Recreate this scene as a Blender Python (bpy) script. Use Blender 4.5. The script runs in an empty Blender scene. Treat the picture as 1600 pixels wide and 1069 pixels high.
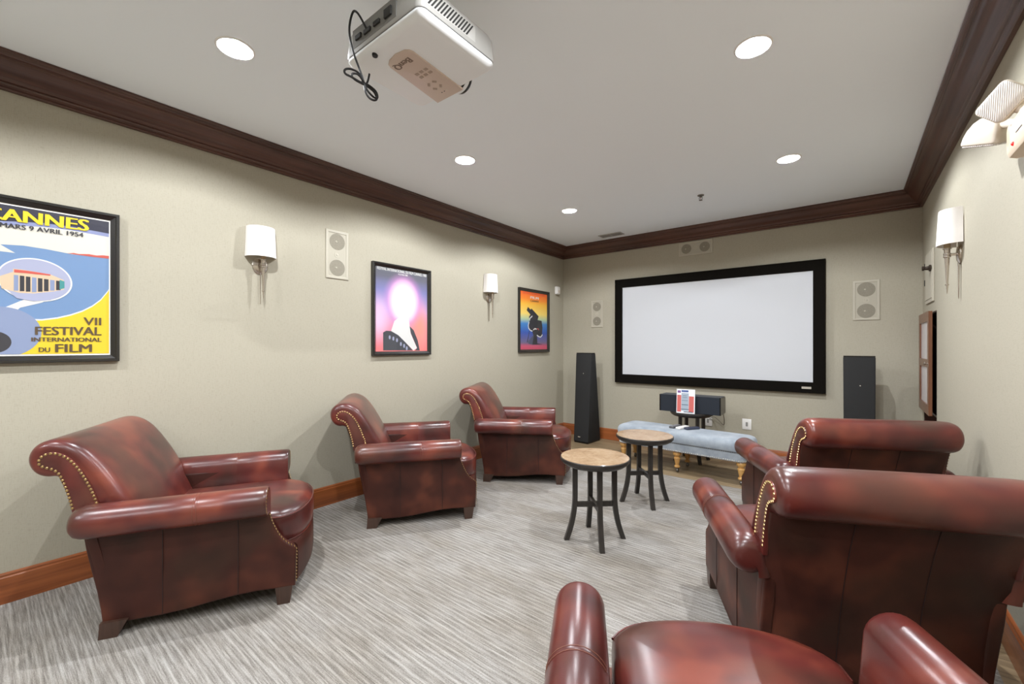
import bpy, bmesh, math, random
from mathutils import Vector, Matrix
random.seed(7)
PI = math.pi
S = bpy.context.scene
COL = S.collection

# ------------------------------------------------------------------ camera
EYE = 1.4
YAW = math.radians(38.37)
FPX, VPY = 663.0, 540.4
cam_d = bpy.data.cameras.new('camera')
cam_d.sensor_width = 36.0
cam_d.lens = 36.0 * FPX / 1600.0
cam_d.shift_y = (VPY - 534.5) / 1600.0
cam_d.clip_start = 0.02
cam = bpy.data.objects.new('camera', cam_d)
COL.objects.link(cam)
cam.location = (0, 0, EYE)
cam.rotation_euler = (PI / 2, 0, YAW)
S.camera = cam

# ------------------------------------------------------------------ world, exposure
w = bpy.data.worlds.new('world')
S.world = w
w.use_nodes = True
w.node_tree.nodes['Background'].inputs[0].default_value = (0.9, 0.92, 1.0, 1)
w.node_tree.nodes['Background'].inputs[1].default_value = 0.1
S.view_settings.view_transform = 'Standard'
S.view_settings.look = 'None'
S.view_settings.gamma = 1.0
S.view_settings.use_curve_mapping = False
S.view_settings.exposure = 0.0
CAN_POWER = 150.0          # one downlight
S.cycles.max_bounces = 14
S.cycles.diffuse_bounces = 8
S.cycles.sample_clamp_indirect = 6.0

# room, metres
XL, XR, YB, YF, H = -3.601, 0.5864, 5.880, -4.2, 2.956
CANS = [(-2.512, -2.54), (-2.512, -0.85), (-2.512, 0.842), (-2.512, 2.54), (-2.512, 4.235),
        (-0.387, -2.54), (-0.387, -0.85), (-0.387, 0.842), (-0.387, 2.51), (-0.387, 4.19)]  # first can of each row is unseen, added to brighten ceiling and chairs

_F = Vector((-math.sin(YAW), math.cos(YAW), 0))
_R = Vector((math.cos(YAW), math.sin(YAW), 0))
def ray(u, v):
    return _F + _R * ((u - 800) / FPX) + Vector((0, 0, (VPY - v) / FPX))
def on_left(u, v, off=0.0):        # photo pixel -> (Y, Z) on the left wall
    d = ray(u, v); t = (XL + off) / d.x
    return (d.y * t, EYE + d.z * t)

# ------------------------------------------------------------------ materials
def s2l(c):
    c = c / 255.0
    return c / 12.92 if c <= 0.04045 else ((c + 0.055) / 1.055) ** 2.4
def rgb(r, g, b):
    return (s2l(r), s2l(g), s2l(b), 1)
def mat(name, col, rough=0.5, metal=0.0, spec=0.5, coat=0.0, emit=None, estr=0.0):
    m = bpy.data.materials.new(name)
    m.use_nodes = True
    p = m.node_tree.nodes['Principled BSDF']
    p.inputs['Base Color'].default_value = col
    p.inputs['Roughness'].default_value = rough
    p.inputs['Metallic'].default_value = metal
    p.inputs['Specular IOR Level'].default_value = spec
    p.inputs['Coat Weight'].default_value = coat
    p.inputs['Coat Roughness'].default_value = 0.15
    if emit:
        p.inputs['Emission Color'].default_value = emit
        p.inputs['Emission Strength'].default_value = estr
    return m
class G:
    """small node-graph helper"""
    def __init__(s, m):
        s.m = m; s.nt = m.node_tree; s.p = s.nt.nodes['Principled BSDF']
        s.tc = s.nt.nodes.new('ShaderNodeTexCoord')
    def n(s, t, **kw):
        x = s.nt.nodes.new('ShaderNode' + t)
        for k, v in kw.items(): setattr(x, k, v)
        return x
    def l(s, a, b): s.nt.links.new(a, b)
    def mapping(s, scale=(1, 1, 1), loc=(0, 0, 0), rot=(0, 0, 0), coord='Object'):
        mp = s.n('Mapping')
        mp.inputs['Scale'].default_value = scale
        mp.inputs['Location'].default_value = loc
        mp.inputs['Rotation'].default_value = rot
        s.l(s.tc.outputs[coord], mp.inputs['Vector'])
        return mp.outputs[0]
    def noise(s, vec, scale=5, detail=3, rough=0.5, dist=0.0):
        x = s.n('TexNoise')
        x.inputs['Scale'].default_value = scale
        x.inputs['Detail'].default_value = detail
        x.inputs['Roughness'].default_value = rough
        x.inputs['Distortion'].default_value = dist
        s.l(vec, x.inputs['Vector'])
        return x.outputs['Fac']
    def ramp(s, fac, stops, interp='LINEAR'):
        r = s.n('ValToRGB')
        r.color_ramp.interpolation = interp
        e = r.color_ramp.elements
        while len(e) < len(stops): e.new(0.5)
        for i, (p, c) in enumerate(stops):
            e[i].position = p; e[i].color = c
        s.l(fac, r.inputs[0])
        return r.outputs[0]
    def mix(s, fac, a, b, mode='MIX'):
        x = s.n('MixRGB', blend_type=mode)
        for sock, v in ((x.inputs[0], fac), (x.inputs[1], a), (x.inputs[2], b)):
            if hasattr(v, 'is_linked'): s.l(v, sock)
            else: sock.default_value = v
        return x.outputs[0]
    def math(s, op, a, b=0.0, c=0.0):
        x = s.n('Math', operation=op)
        for sock, v in zip(x.inputs, (a, b, c)):
            if hasattr(v, 'is_linked'): s.l(v, sock)
            else: sock.default_value = v
        return x.outputs[0]
    def bump(s, h, strength=0.2, dist=0.002):
        b = s.n('Bump')
        b.inputs['Strength'].default_value = strength
        b.inputs['Distance'].default_value = dist
        s.l(h, b.inputs['Height'])
        s.l(b.outputs[0], s.p.inputs['Normal'])
    def color(s, c): s.l(c, s.p.inputs['Base Color'])
    def rough(s, c): s.l(c, s.p.inputs['Roughness'])

def g1(v): return (v, v, v, 1)

# painted, linen textured wall covering
WALL = mat('wall_linen', rgb(186, 179, 160), 0.75, spec=0.25)
g = G(WALL)
a = g.noise(g.mapping((420, 420, 40)), 1.0, 2)
b = g.noise(g.mapping((40, 40, 420)), 1.0, 2)
s_ = g.math('ADD', a, b)
g.color(g.mix(1.0, g.ramp(s_, [(0.6, rgb(162, 155, 138)), (1.4, rgb(175, 169, 152))]), (1, 1, 1, 1), 'MULTIPLY'))
g.bump(s_, 0.12, 0.001)

CEIL = mat('ceiling_paint', rgb(243, 249, 254), 0.9, spec=0.1)
g = G(CEIL)
g.bump(g.noise(g.mapping((1, 1, 1)), 260, 2), 0.08, 0.001)

# ribbed carpet, stripes along X
CARPET = mat('carpet', rgb(170, 160, 150), 0.95, spec=0.05)
g = G(CARPET)
jit = g.noise(g.mapping((2.6, 9.0, 1)), 1.0, 4, 0.62)
sp = g.n('SeparateXYZ'); g.l(g.tc.outputs['Object'], sp.inputs[0])
ph = g.math('MULTIPLY_ADD', sp.outputs[1], 2 * PI / 0.029, g.math('MULTIPLY', jit, 5.0))
wv = g.math('MULTIPLY_ADD', g.math('SINE', ph), 0.5, 0.5)
line = g.math('POWER', wv, 3.0)
mod = g.noise(g.mapping((3.0, 34, 1)), 1.0, 3, 0.6)            # some ribs stand out, some fade
rib = g.noise(g.mapping((6.0, 150, 1)), 1.0, 3, 0.65)
fib = g.noise(g.mapping((130, 260, 1)), 1.0, 2, 0.6)
patch = g.noise(g.mapping((1.3, 2.8, 1)), 1.0, 3, 0.6)
c0 = g.ramp(rib, [(0.32, rgb(100, 94, 88)), (0.50, rgb(138, 133, 127)), (0.66, rgb(176, 172, 167))])
lm = g.math('MULTIPLY', line, g.ramp(mod, [(0.36, g1(0.10)), (0.62, g1(0.95))]))
c1 = g.mix(lm, c0, rgb(188, 185, 180))
c2 = g.mix(0.30, c1, g.ramp(fib, [(0.3, rgb(84, 80, 76)), (0.7, rgb(196, 193, 189))]))
c3 = g.mix(1.0, c2, g.ramp(patch, [(0.35, rgb(226, 221, 214)), (0.65, g1(1.0))]), 'MULTIPLY')
g.color(c3)
g.bump(g.math('ADD', g.math('ADD', lm, rib), g.math('MULTIPLY', fib, 0.6)), 0.5, 0.004)

# wood-look planks round the edge, boards along X
PLANK = mat('plank_floor', rgb(170, 152, 128), 0.42)
g = G(PLANK)
br = g.n('TexBrick')
br.offset = 0.37
br.inputs['Scale'].default_value = 1.0
br.inputs['Brick Width'].default_value = 1.2
br.inputs['Row Height'].default_value = 0.15
br.inputs['Mortar Size'].default_value = 0.0015
br.inputs['Color1'].default_value = rgb(170, 152, 124)
br.inputs['Color2'].default_value = rgb(140, 122, 98)
br.inputs['Mortar'].default_value = rgb(86, 72, 58)
g.l(g.mapping((1, 1, 1)), br.inputs['Vector'])
gr = g.noise(g.mapping((1.4, 38, 1)), 1.0, 4, 0.6, 0.4)
g.color(g.mix(0.75, br.outputs['Color'], g.ramp(gr, [(0.3, rgb(150, 132, 108)), (0.7, rgb(255, 250, 238))]), 'MULTIPLY'))

def wood(name, dark, light, sc=(3, 3, 3), rough=0.35, coat=0.2, stretch='X'):
    m = mat(name, light, rough, coat=coat)
    g = G(m)
    s = {'X': (1.2, 30, 30), 'Y': (30, 1.2, 30), 'Z': (30, 30, 1.2)}[stretch]
    n1 = g.noise(g.mapping(s), 1.0, 4, 0.6, 0.6)
    n2 = g.noise(g.mapping((1.5, 1.5, 1.5)), 1.0, 3)
    g.color(g.mix(0.35, g.ramp(n1, [(0.3, dark), (0.7, light)]), g.ramp(n2, [(0.35, dark), (0.65, light)])))
    return m
CROWN_Y = wood('dark_wood_along_y', rgb(60, 36, 29), rgb(104, 69, 56), stretch='Y', rough=0.38)
CROWN_X = wood('dark_wood_along_x', rgb(60, 36, 29), rgb(104, 69, 56), stretch='X', rough=0.38)
BASE_Y = wood('red_wood_along_y', rgb(112, 58, 29), rgb(170, 98, 54), stretch='Y', rough=0.32)
BASE_X = wood('red_wood_along_x', rgb(112, 58, 29), rgb(170, 98, 54), stretch='X', rough=0.32)
CAB_WOOD = wood('cabinet_wood', rgb(92, 56, 36), rgb(132, 84, 56), stretch='Z', rough=0.35)
CAB_DARK = wood('cabinet_inside_wood', rgb(44, 24, 16), rgb(74, 40, 26), stretch='Z', rough=0.5)
HONEY = wood('honey_wood', rgb(176, 124, 62), rgb(222, 176, 108), stretch='Z', rough=0.3, coat=0.3)
FOOT = wood('chair_foot_wood', rgb(48, 32, 25), rgb(78, 54, 43), stretch='Z', rough=0.4)
ESPRESSO = wood('espresso_wood', rgb(36, 33, 30), rgb(56, 51, 47), stretch='Z', rough=0.42, coat=0.1)

# hand-rubbed burgundy leather
def leather(name, deep, mid, warm, olive, rough=0.34, coat=0.25):
    m = mat(name, mid, rough, spec=0.5 if coat > .1 else 0.28, coat=coat)
    g = G(m)
    oi = g.n('ObjectInfo')
    off = g.n('VectorMath', operation='ADD')
    comb = g.n('CombineXYZ')
    k = g.math('MULTIPLY', oi.outputs['Random'], 9.0)
    for i in range(3): g.l(k, comb.inputs[i])
    g.l(g.tc.outputs['Object'], off.inputs[0]); g.l(comb.outputs[0], off.inputs[1])
    v = off.outputs[0]
    n1 = g.noise(v, 4.2, 2, 0.5, 0.2)
    n2 = g.noise(v, 3.1, 2, 0.5)
    n3 = g.noise(v, 11, 1, 0.4)
    c = g.ramp(n1, [(0.30, deep), (0.50, mid), (0.68, warm)])
    c = g.mix(g.ramp(n2, [(0.50, g1(0)), (0.66, g1(0.65))]), c, olive)
    c = g.mix(0.15, c, g.ramp(n3, [(0.25, deep), (0.75, warm)]))
    g.color(c)
    vo = g.n('TexVoronoi'); vo.inputs['Scale'].default_value = 330
    g.l(g.tc.outputs['Object'], vo.inputs['Vector'])
    cr = g.noise(g.tc.outputs['Object'], 15, 2, 0.5, 0.5)
    g.bump(g.math('ADD', g.math('MULTIPLY', vo.outputs['Distance'], 0.18), g.math('MULTIPLY', cr, 0.9)), 0.16, 0.003)
    g.p.inputs['Coat Roughness'].default_value = 0.28
    return m
LEATHER = leather('burgundy_leather', rgb(52, 21, 21), rgb(90, 36, 33), rgb(126, 60, 45), rgb(66, 47, 38), 0.30)
LEATHER_FLAT = leather('brown_leather_panels', rgb(48, 24, 20), rgb(66, 34, 27), rgb(96, 52, 38), rgb(50, 37, 29), 0.45, 0.0)
STITCH = mat('stitched_seam', rgb(120, 74, 58), 0.6)
SEAM = mat('panel_seam', rgb(40, 20, 17), 0.6)
BRASS = mat('antique_brass_nail', rgb(200, 170, 120), 0.28, 1.0)

BLACK = mat('black_frame', rgb(24, 22, 20), 0.38)
VELVET = mat('black_velvet', rgb(15, 12, 8), 0.85, spec=0.1)
SCREEN = mat('matte_white_screen', rgb(204, 206, 210), 0.9, spec=0.1)
SILVER = mat('silver_plate', rgb(225, 220, 208), 0.3, 0.6)
NICKEL = mat('brushed_nickel', rgb(205, 196, 186), 0.24, 1.0)
SHADE = mat('white_linen_shade', rgb(244, 240, 236), 0.85, spec=0.1)
SHADE.node_tree.nodes['Principled BSDF'].inputs['Subsurface Weight'].default_value = 0.0
CANDLE = mat('candle_sleeve', rgb(168, 146, 116), 0.6)
WHITE = mat('white_plastic', rgb(240, 238, 234), 0.4)
PAINTED = mat('wall_coloured_plastic', rgb(186, 180, 164), 0.6)
GRILLE_D = mat('speaker_cone_behind_mesh', rgb(143, 136, 118), 0.8)
GRILLE_L = mat('speaker_grille_mesh', rgb(180, 174, 158), 0.7)
g = G(GRILLE_D)
vo = g.n('TexVoronoi'); vo.inputs['Scale'].default_value = 260
g.l(g.tc.outputs['Object'], vo.inputs['Vector'])
g.color(g.ramp(vo.outputs['Distance'], [(0.1, rgb(118, 112, 98)), (0.6, rgb(146, 140, 125))]))
CLOTH_BLACK = mat('black_speaker_cloth', rgb(46, 46, 46), 0.85, spec=0.15)
g = G(CLOTH_BLACK)
g.bump(g.noise(g.mapping((1, 1, 1)), 420, 1), 0.3, 0.001)
CLOTH_BLUE = mat('blue_black_speaker_cloth', rgb(42, 46, 53), 0.8, spec=0.2)
GLOSS_BLACK = mat('black_gloss_trim', rgb(14, 14, 15), 0.22)
GREY_SIDE = mat('grey_satin_cabinet', rgb(96, 92, 82), 0.4)
RUBBER = mat('black_rubber', rgb(20, 20, 21), 0.5)
CREAM = mat('cream_plastic', rgb(222, 212, 198), 0.4)
TAN_PL = mat('aged_cream_plastic', rgb(222, 204, 180), 0.45)
LENS = mat('ribbed_clear_lens', rgb(232, 226, 222), 0.12, spec=0.8, coat=0.6)
g = G(LENS)
wv = g.n('TexWave'); wv.inputs['Scale'].default_value = 60
g.l(g.tc.outputs['Object'], wv.inputs['Vector'])
g.bump(wv.outputs['Fac'], 0.6, 0.004)
RED_LED = mat('red_led', rgb(200, 20, 20), 0.3, emit=(1, 0.05, 0.04, 1), estr=0.6)
BULB = mat('downlight_bulb', (1, 1, 1, 1), 0.5, emit=(1.0, 0.97, 0.92, 1), estr=14.0)
REFLECTOR = mat('white_reflector', rgb(245, 244, 240), 0.35)
PROJ_W = mat('white_projector_shell', rgb(240, 242, 244), 0.35)
PROJ_G = mat('grey_projector_shell', rgb(160, 158, 154), 0.45)
PROJ_T = mat('champagne_panel', rgb(208, 188, 174), 0.38, 0.1)
PROJ_TXT = mat('bronze_lettering', rgb(126, 104, 88), 0.4)
DARK = mat('dark_recess', rgb(34, 33, 32), 0.6)
VELVET_BLUE = mat('pale_blue_velvet', rgb(160, 172, 182), 0.9, spec=0.1)
g = G(VELVET_BLUE)
n_ = g.noise(g.mapping((1, 1, 1)), 7, 3, 0.6)
g.color(g.ramp(n_, [(0.3, rgb(130, 140, 150)), (0.7, rgb(168, 175, 182))]))
g.p.inputs['Sheen Weight'].default_value = 0.35
g.p.inputs['Sheen Tint'].default_value = (0.85, 0.9, 1, 1)
g.bump(g.noise(g.mapping((1, 1, 1)), 60, 2), 0.12, 0.003)
DULL_NAIL = mat('pewter_nail', rgb(120, 118, 114), 0.35, 0.9)
PALE_NAIL = mat('pale_nail', rgb(214, 210, 200), 0.3, 0.8)
# round table top: mottled stone with a slightly darker field
STONE = mat('mottled_tan_stone', rgb(190, 150, 110), 0.25, coat=0.3)
g = G(STONE)
n1 = g.noise(g.mapping((1, 1, 1)), 9, 5, 0.65, 0.8)
n2 = g.noise(g.mapping((1, 1, 1)), 45, 3, 0.6)
g.color(g.mix(0.3, g.ramp(n1, [(0.3, rgb(138, 106, 76)), (0.5, rgb(166, 136, 104)), (0.7, rgb(184, 160, 130))]),
              g.ramp(n2, [(0.3, rgb(126, 92, 64)), (0.7, rgb(192, 168, 138))])))

def glass_mat():
    m = bpy.data.materials.new('picture_glass'); m.use_nodes = True
    nt = m.node_tree; nt.nodes.clear()
    out = nt.nodes.new('ShaderNodeOutputMaterial'); mx = nt.nodes.new('ShaderNodeMixShader')
    tr = nt.nodes.new('ShaderNodeBsdfTransparent'); gl = nt.nodes.new('ShaderNodeBsdfGlossy')
    gl.inputs['Roughness'].default_value = 0.02
    fr = nt.nodes.new('ShaderNodeFresnel'); fr.inputs['IOR'].default_value = 1.38
    ge = nt.nodes.new('ShaderNodeNewGeometry'); sb = nt.nodes.new('ShaderNodeMath'); sb.operation = 'SUBTRACT'; sb.inputs[0].default_value = 1.0
    ml = nt.nodes.new('ShaderNodeMath'); ml.operation = 'MULTIPLY'
    nt.links.new(ge.outputs['Backfacing'], sb.inputs[1]); nt.links.new(sb.outputs[0], ml.inputs[0]); nt.links.new(fr.outputs[0], ml.inputs[1])
    nt.links.new(ml.outputs[0], mx.inputs[0]); nt.links.new(tr.outputs[0], mx.inputs[1])
    nt.links.new(gl.outputs[0], mx.inputs[2]); nt.links.new(mx.outputs[0], out.inputs[0])
    return m
GLASS = glass_mat()

# ------------------------------------------------------------------ mesh helpers
class MB:
    def __init__(s): s.v = []; s.f = []; s.mi = []; s.cur = 0
    def add(s, verts, faces):
        o = len(s.v)
        s.v += [tuple(p) for p in verts]
        s.f += [tuple(i + o for i in f) for f in faces]
        s.mi += [s.cur] * len(faces)
    def box(s, x0, x1, y0, y1, z0, z1, M=None):
        v = [Vector(p) for p in ((x0, y0, z0), (x1, y0, z0), (x1, y1, z0), (x0, y1, z0), (x0, y0, z1), (x1, y0, z1), (x1, y1, z1), (x0, y1, z1))]
        if M: v = [M @ p for p in v]
        s.add(v, [(0, 3, 2, 1), (4, 5, 6, 7), (0, 1, 5, 4), (1, 2, 6, 5), (2, 3, 7, 6), (3, 0, 4, 7)])
    def bbox(s, x0, x1, y0, y1, z0, z1, r=0.005, seg=2, M=None):
        bm = bmesh.new()
        v = [bm.verts.new(p) for p in ((x0, y0, z0), (x1, y0, z0), (x1, y1, z0), (x0, y1, z0), (x0, y0, z1), (x1, y0, z1), (x1, y1, z1), (x0, y1, z1))]
        for f in [(0, 3, 2, 1), (4, 5, 6, 7), (0, 1, 5, 4), (1, 2, 6, 5), (2, 3, 7, 6), (3, 0, 4, 7)]: bm.faces.new([v[i] for i in f])
        bmesh.ops.bevel(bm, geom=list(bm.edges), offset=r, segments=seg, affect='EDGES', profile=0.5)
        s.bm(bm, M)
    def bm(s, bm, M=None):
        bm.verts.index_update()
        s.add([(M @ p.co) if M else p.co.copy() for p in bm.verts], [[q.index for q in f.verts] for f in bm.faces])
        bm.free()
    def loft(s, rings, cap=True, closed=True):
        n = len(rings[0]); o = []
        v = [p for r in rings for p in r]
        f = []
        for i in range(len(rings) - 1):
            for j in range(n if closed else n - 1):
                k = (j + 1) % n
                f.append((i * n + j, i * n + k, (i + 1) * n + k, (i + 1) * n + j))
        if cap:
            f.append(tuple(reversed(range(n)))); f.append(tuple((len(rings) - 1) * n + j for j in range(n)))
        s.add(v, f)
    def lathe(s, prof, seg=32, M=None, cap=True):
        rings = []
        for r, z in prof:
            ring = [Vector((r * math.cos(2 * PI * i / seg), r * math.sin(2 * PI * i / seg), z)) for i in range(seg)]
            if M: ring = [M @ p for p in ring]
            rings.append(ring)
        s.loft(rings, cap)
    def tube(s, path, r, seg=8, cap=True):
        path = [Vector(p) for p in path]; rings = []; up = Vector((0.13, 0.31, 0.94)).normalized(); prev = None
        for i, p in enumerate(path):
            t = (path[min(i + 1, len(path) - 1)] - path[max(i - 1, 0)]).normalized()
            if prev is None:
                a = t.cross(up).normalized()
            else:
                a = (prev - t * prev.dot(t)).normalized()
            prev = a; b = t.cross(a); rr = r(i / (len(path) - 1)) if callable(r) else r
            rings.append([p + (a * math.cos(2 * PI * k / seg) + b * math.sin(2 * PI * k / seg)) * rr for k in range(seg)])
        s.loft(rings, cap)
    def prism(s, pts, fn, t0, t1, bev=0.0, seg=2):
        """pts: 2D outline; fn(a,b,t)->Vector"""
        bm = bmesh.new()
        A = [bm.verts.new(fn(a, b, t0)) for a, b in pts]; B = [bm.verts.new(fn(a, b, t1)) for a, b in pts]
        n = len(pts)
        caps = [bm.faces.new(A), bm.faces.new(list(reversed(B)))]
        for i in range(n): bm.faces.new((A[i], B[i], B[(i + 1) % n], A[(i + 1) % n]))
        bmesh.ops.recalc_face_normals(bm, faces=list(bm.faces))
        if bev:
            es = [e for f in caps for e in f.edges]
            bmesh.ops.bevel(bm, geom=es, offset=bev, segments=seg, affect='EDGES', profile=0.5)
        s.bm(bm)
    def dome(s, c, n, r, hgt=0.6):
        c = Vector(c); n = Vector(n).normalized()
        a = n.orthogonal().normalized(); b = n.cross(a)
        rings = []
        for ang in (0, 0.55, 1.1):
            rr = r * math.cos(ang); hh = r * hgt * math.sin(ang)
            rings.append([c + n * hh + (a * math.cos(2 * PI * k / 7) + b * math.sin(2 * PI * k / 7)) * rr for k in range(7)])
        s.loft(rings, True)
    def build(s, name, mats, parent=None, smooth=35, loc=None):
        me = bpy.data.meshes.new(name)
        me.from_pydata(s.v, [], s.f)
        for m in (mats if isinstance(mats, (list, tuple)) else [mats]): me.materials.append(m)
        me.polygons.foreach_set('material_index', s.mi)
        bm = bmesh.new(); bm.from_mesh(me)
        bmesh.ops.recalc_face_normals(bm, faces=list(bm.faces))
        bm.to_mesh(me); bm.free()
        if smooth:
            me.polygons.foreach_set('use_smooth', [True] * len(me.polygons))
            me.set_sharp_from_angle(angle=math.radians(smooth))
        me.update()
        o = bpy.data.objects.new(name, me)
        COL.objects.link(o)
        if parent: o.parent = parent
        if loc: o.location = loc
        return o

def subsurf(o, lv=2):
    m = o.modifiers.new('subdivision', 'SUBSURF'); m.levels = lv; m.render_levels = lv
    o.data.set_sharp_from_angle(angle=PI)
    return o
def tag(o, label, cat, group=None, kind=None):
    o['label'] = label; o['category'] = cat
    if group: o['group'] = group
    if kind: o['kind'] = kind
    return o
def thing(name, label, cat, loc=(0, 0, 0), rz=0.0, group=None):
    o = bpy.data.objects.new(name, None)
    o.empty_display_size = 0.1
    COL.objects.link(o)
    o.location = loc; o.rotation_euler = (0, 0, rz)
    return tag(o, label, cat, group)
def struct(o, label=None, cat=None):
    o['kind'] = 'structure'
    o['label'] = label or o.name.replace('_', ' ')
    o['category'] = cat or o.name.split('_')[0]
    return o
def copy_thing(root, loc, rz, label, group=None):
    r = root.copy(); COL.objects.link(r)
    r.location = loc; r.rotation_euler = (0, 0, rz); r['label'] = label
    if group: r['group'] = group
    def rec(src, dst):
        for ch in list(src.children):
            c = ch.copy(); COL.objects.link(c); c.parent = dst
            rec(ch, c)
    rec(root, r)
    return r
def circ(r, n=32, cx=0, cy=0, ry=None, a0=0):
    ry = ry or r
    return [(cx + r * math.cos(a0 + 2 * PI * i / n), cy + ry * math.sin(a0 + 2 * PI * i / n)) for i in range(n)]
def rrect(x0, x1, y0, y1, r, n=5):
    out = []
    for cx, cy, a in ((x1 - r, y1 - r, 0), (x0 + r, y1 - r, PI / 2), (x0 + r, y0 + r, PI), (x1 - r, y0 + r, 1.5 * PI)):
        for i in range(n + 1):
            t = a + PI / 2 * i / n
            out.append((cx + r * math.cos(t), cy + r * math.sin(t)))
    return out
def resample(pts, step):
    pts = [Vector(p) for p in pts]; out = [pts[0].copy()]; acc = 0.0
    for a, b in zip(pts, pts[1:]):
        L = (b - a).length; d = step - acc
        while d <= L:
            out.append(a.lerp(b, d / L)); d += step
        acc = L - (d - step)
    return out
def smooth_path(pts, it=2, closed=False):
    pts = [Vector(p) for p in pts]
    for _ in range(it):
        q = [] if closed else [pts[0]]
        n = len(pts)
        for i in range(n if closed else n - 1):
            a, b = pts[i], pts[(i + 1) % n]
            q += [a.lerp(b, 0.25), a.lerp(b, 0.75)]
        if not closed: q.append(pts[-1])
        pts = q
    return pts
def inset(pts, d):
    """inset of a closed 2D outline (counter-clockwise)"""
    n = len(pts); out = []
    for i in range(n):
        p0, p1, p2 = Vector(pts[i - 1]), Vector(pts[i]), Vector(pts[(i + 1) % n])
        e1 = (p1 - p0).normalized(); e2 = (p2 - p1).normalized()
        nn = Vector((-e1.y, e1.x)) + Vector((-e2.y, e2.x))
        if nn.length < 1e-6: nn = Vector((-e1.y, e1.x))
        nn.normalize()
        out.append(p1 + nn * d)
    return out
def area2(pts):
    return sum(pts[i - 1][0] * pts[i][1] - pts[i][0] * pts[i - 1][1] for i in range(len(pts))) / 2
def text_mesh(s, bold=0.0):
    cu = bpy.data.curves.new('lettering', 'FONT')
    cu.body = s; cu.offset = bold; cu.resolution_u = 3
    o = bpy.data.objects.new('lettering_source', cu); COL.objects.link(o)
    dg = bpy.context.evaluated_depsgraph_get(); dg.update()
    me = bpy.data.meshes.new_from_object(o.evaluated_get(dg))
    V = [v.co.copy() for v in me.vertices]; F = [tuple(p.vertices) for p in me.polygons]
    bpy.data.objects.remove(o); bpy.data.curves.remove(cu); bpy.data.meshes.remove(me)
    x0 = min(v.x for v in V); x1 = max(v.x for v in V); y0 = min(v.y for v in V); y1 = max(v.y for v in V)
    return [((v.x - x0) / (x1 - x0), (v.y - y0) / (y1 - y0)) for v in V], F
def add_text(mb, s, fn, bold=0.0, nrm=(1, 0, 0)):
    """fn maps (0..1, 0..1) of the line's box to a point; heavier strokes by overstriking"""
    V, F = text_mesh(s, 0.0)
    for k in ((0,) if not bold else (-1, 0, 1)):
        d = k * bold / max(1, len(s))
        mb.add([Vector(fn(a * (1 - 2 * bold / max(1, len(s))) + bold / max(1, len(s)) + d, b)) + Vector(nrm) * (.00012 * (k + 1)) for a, b in V], F)

# ================================================================== THE ROOM
T = 0.12
mb = MB(); mb.box(XL - T, XL, YF - T, YB + T, -0.02, H + 0.2); struct(mb.build('wall_left', WALL, smooth=0), 'olive grey linen textured wall on the left with the posters', 'wall')
mb = MB(); mb.box(XL, XR, YB, YB + T, -0.02, H + 0.2); struct(mb.build('wall_back', WALL, smooth=0), 'olive grey end wall behind the projection screen', 'wall')
mb = MB(); mb.box(XL, XR, YF - T, YF, -0.02, H + 0.2); struct(mb.build('wall_front', WALL, smooth=0), 'olive grey wall behind the viewer', 'wall')
NY0, NY1, NZ0, NZ1 = 5.02, 5.80, 0.40, 1.70
mb = MB()
mb.box(XR, XR + T, YF - T, NY0, -0.02, H + 0.2); mb.box(XR, XR + T, NY1, YB + T, -0.02, H + 0.2)
mb.box(XR, XR + T, NY0, NY1, -0.02, NZ0); mb.box(XR, XR + T, NY0, NY1, NZ1, H + 0.2)
struct(mb.build('wall_right', WALL, smooth=0), 'olive grey wall on the right with the recessed cabinet', 'wall')

CY, CX = 4.64, 0.507           # carpet edges
mb = MB()
mb.box(XL, CX, YF, CY, -0.02, 0.0)
mb.cur = 1
mb.box(XL, XR, CY, YB, -0.02, 0.0); mb.box(CX, XR, YF, CY, -0.02, 0.0)
struct(mb.build('floor', [CARPET, PLANK], smooth=0), 'ribbed grey carpet with a plank floor strip along the screen wall', 'floor')

# ceiling with round openings for the downlights
RC = 0.076
mb = MB()
hx = 0.15
def flat(x0, x1, y0, y1): mb.add([(x0, y0, H), (x1, y0, H), (x1, y1, H), (x0, y1, H)], [(0, 3, 2, 1)])
for rx, x0, x1 in ((-2.512, XL, -1.45), (-0.387, -1.45, XR)):
    flat(x0, rx - hx, YF, YB); flat(rx + hx, x1, YF, YB)
    y = YF
    for cx, cy in [c for c in CANS if c[0] == rx]:
        flat(rx - hx, rx + hx, y, cy - hx); y = cy + hx
        n = 48; ring = []; sq = []
        for k in range(n):
            a = 2 * PI * k / n; c, s_ = math.cos(a), math.sin(a)
            ring.append((cx + RC * c, cy + RC * s_, H))
            m_ = hx / max(abs(c), abs(s_))
            sq.append((cx + m_ * c, cy + m_ * s_, H))
        mb.add(ring + sq, [(k, (k + 1) % n, n + (k + 1) % n, n + k) for k in range(n)])
    flat(rx - hx, rx + hx, y, YB)
mb.box(XL - T, XR + T, YF - T, YB + T, H + 0.2, H + 0.22)
struct(mb.build('ceiling', CEIL, smooth=0), 'smooth pale grey ceiling with recessed downlights', 'ceiling')

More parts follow.
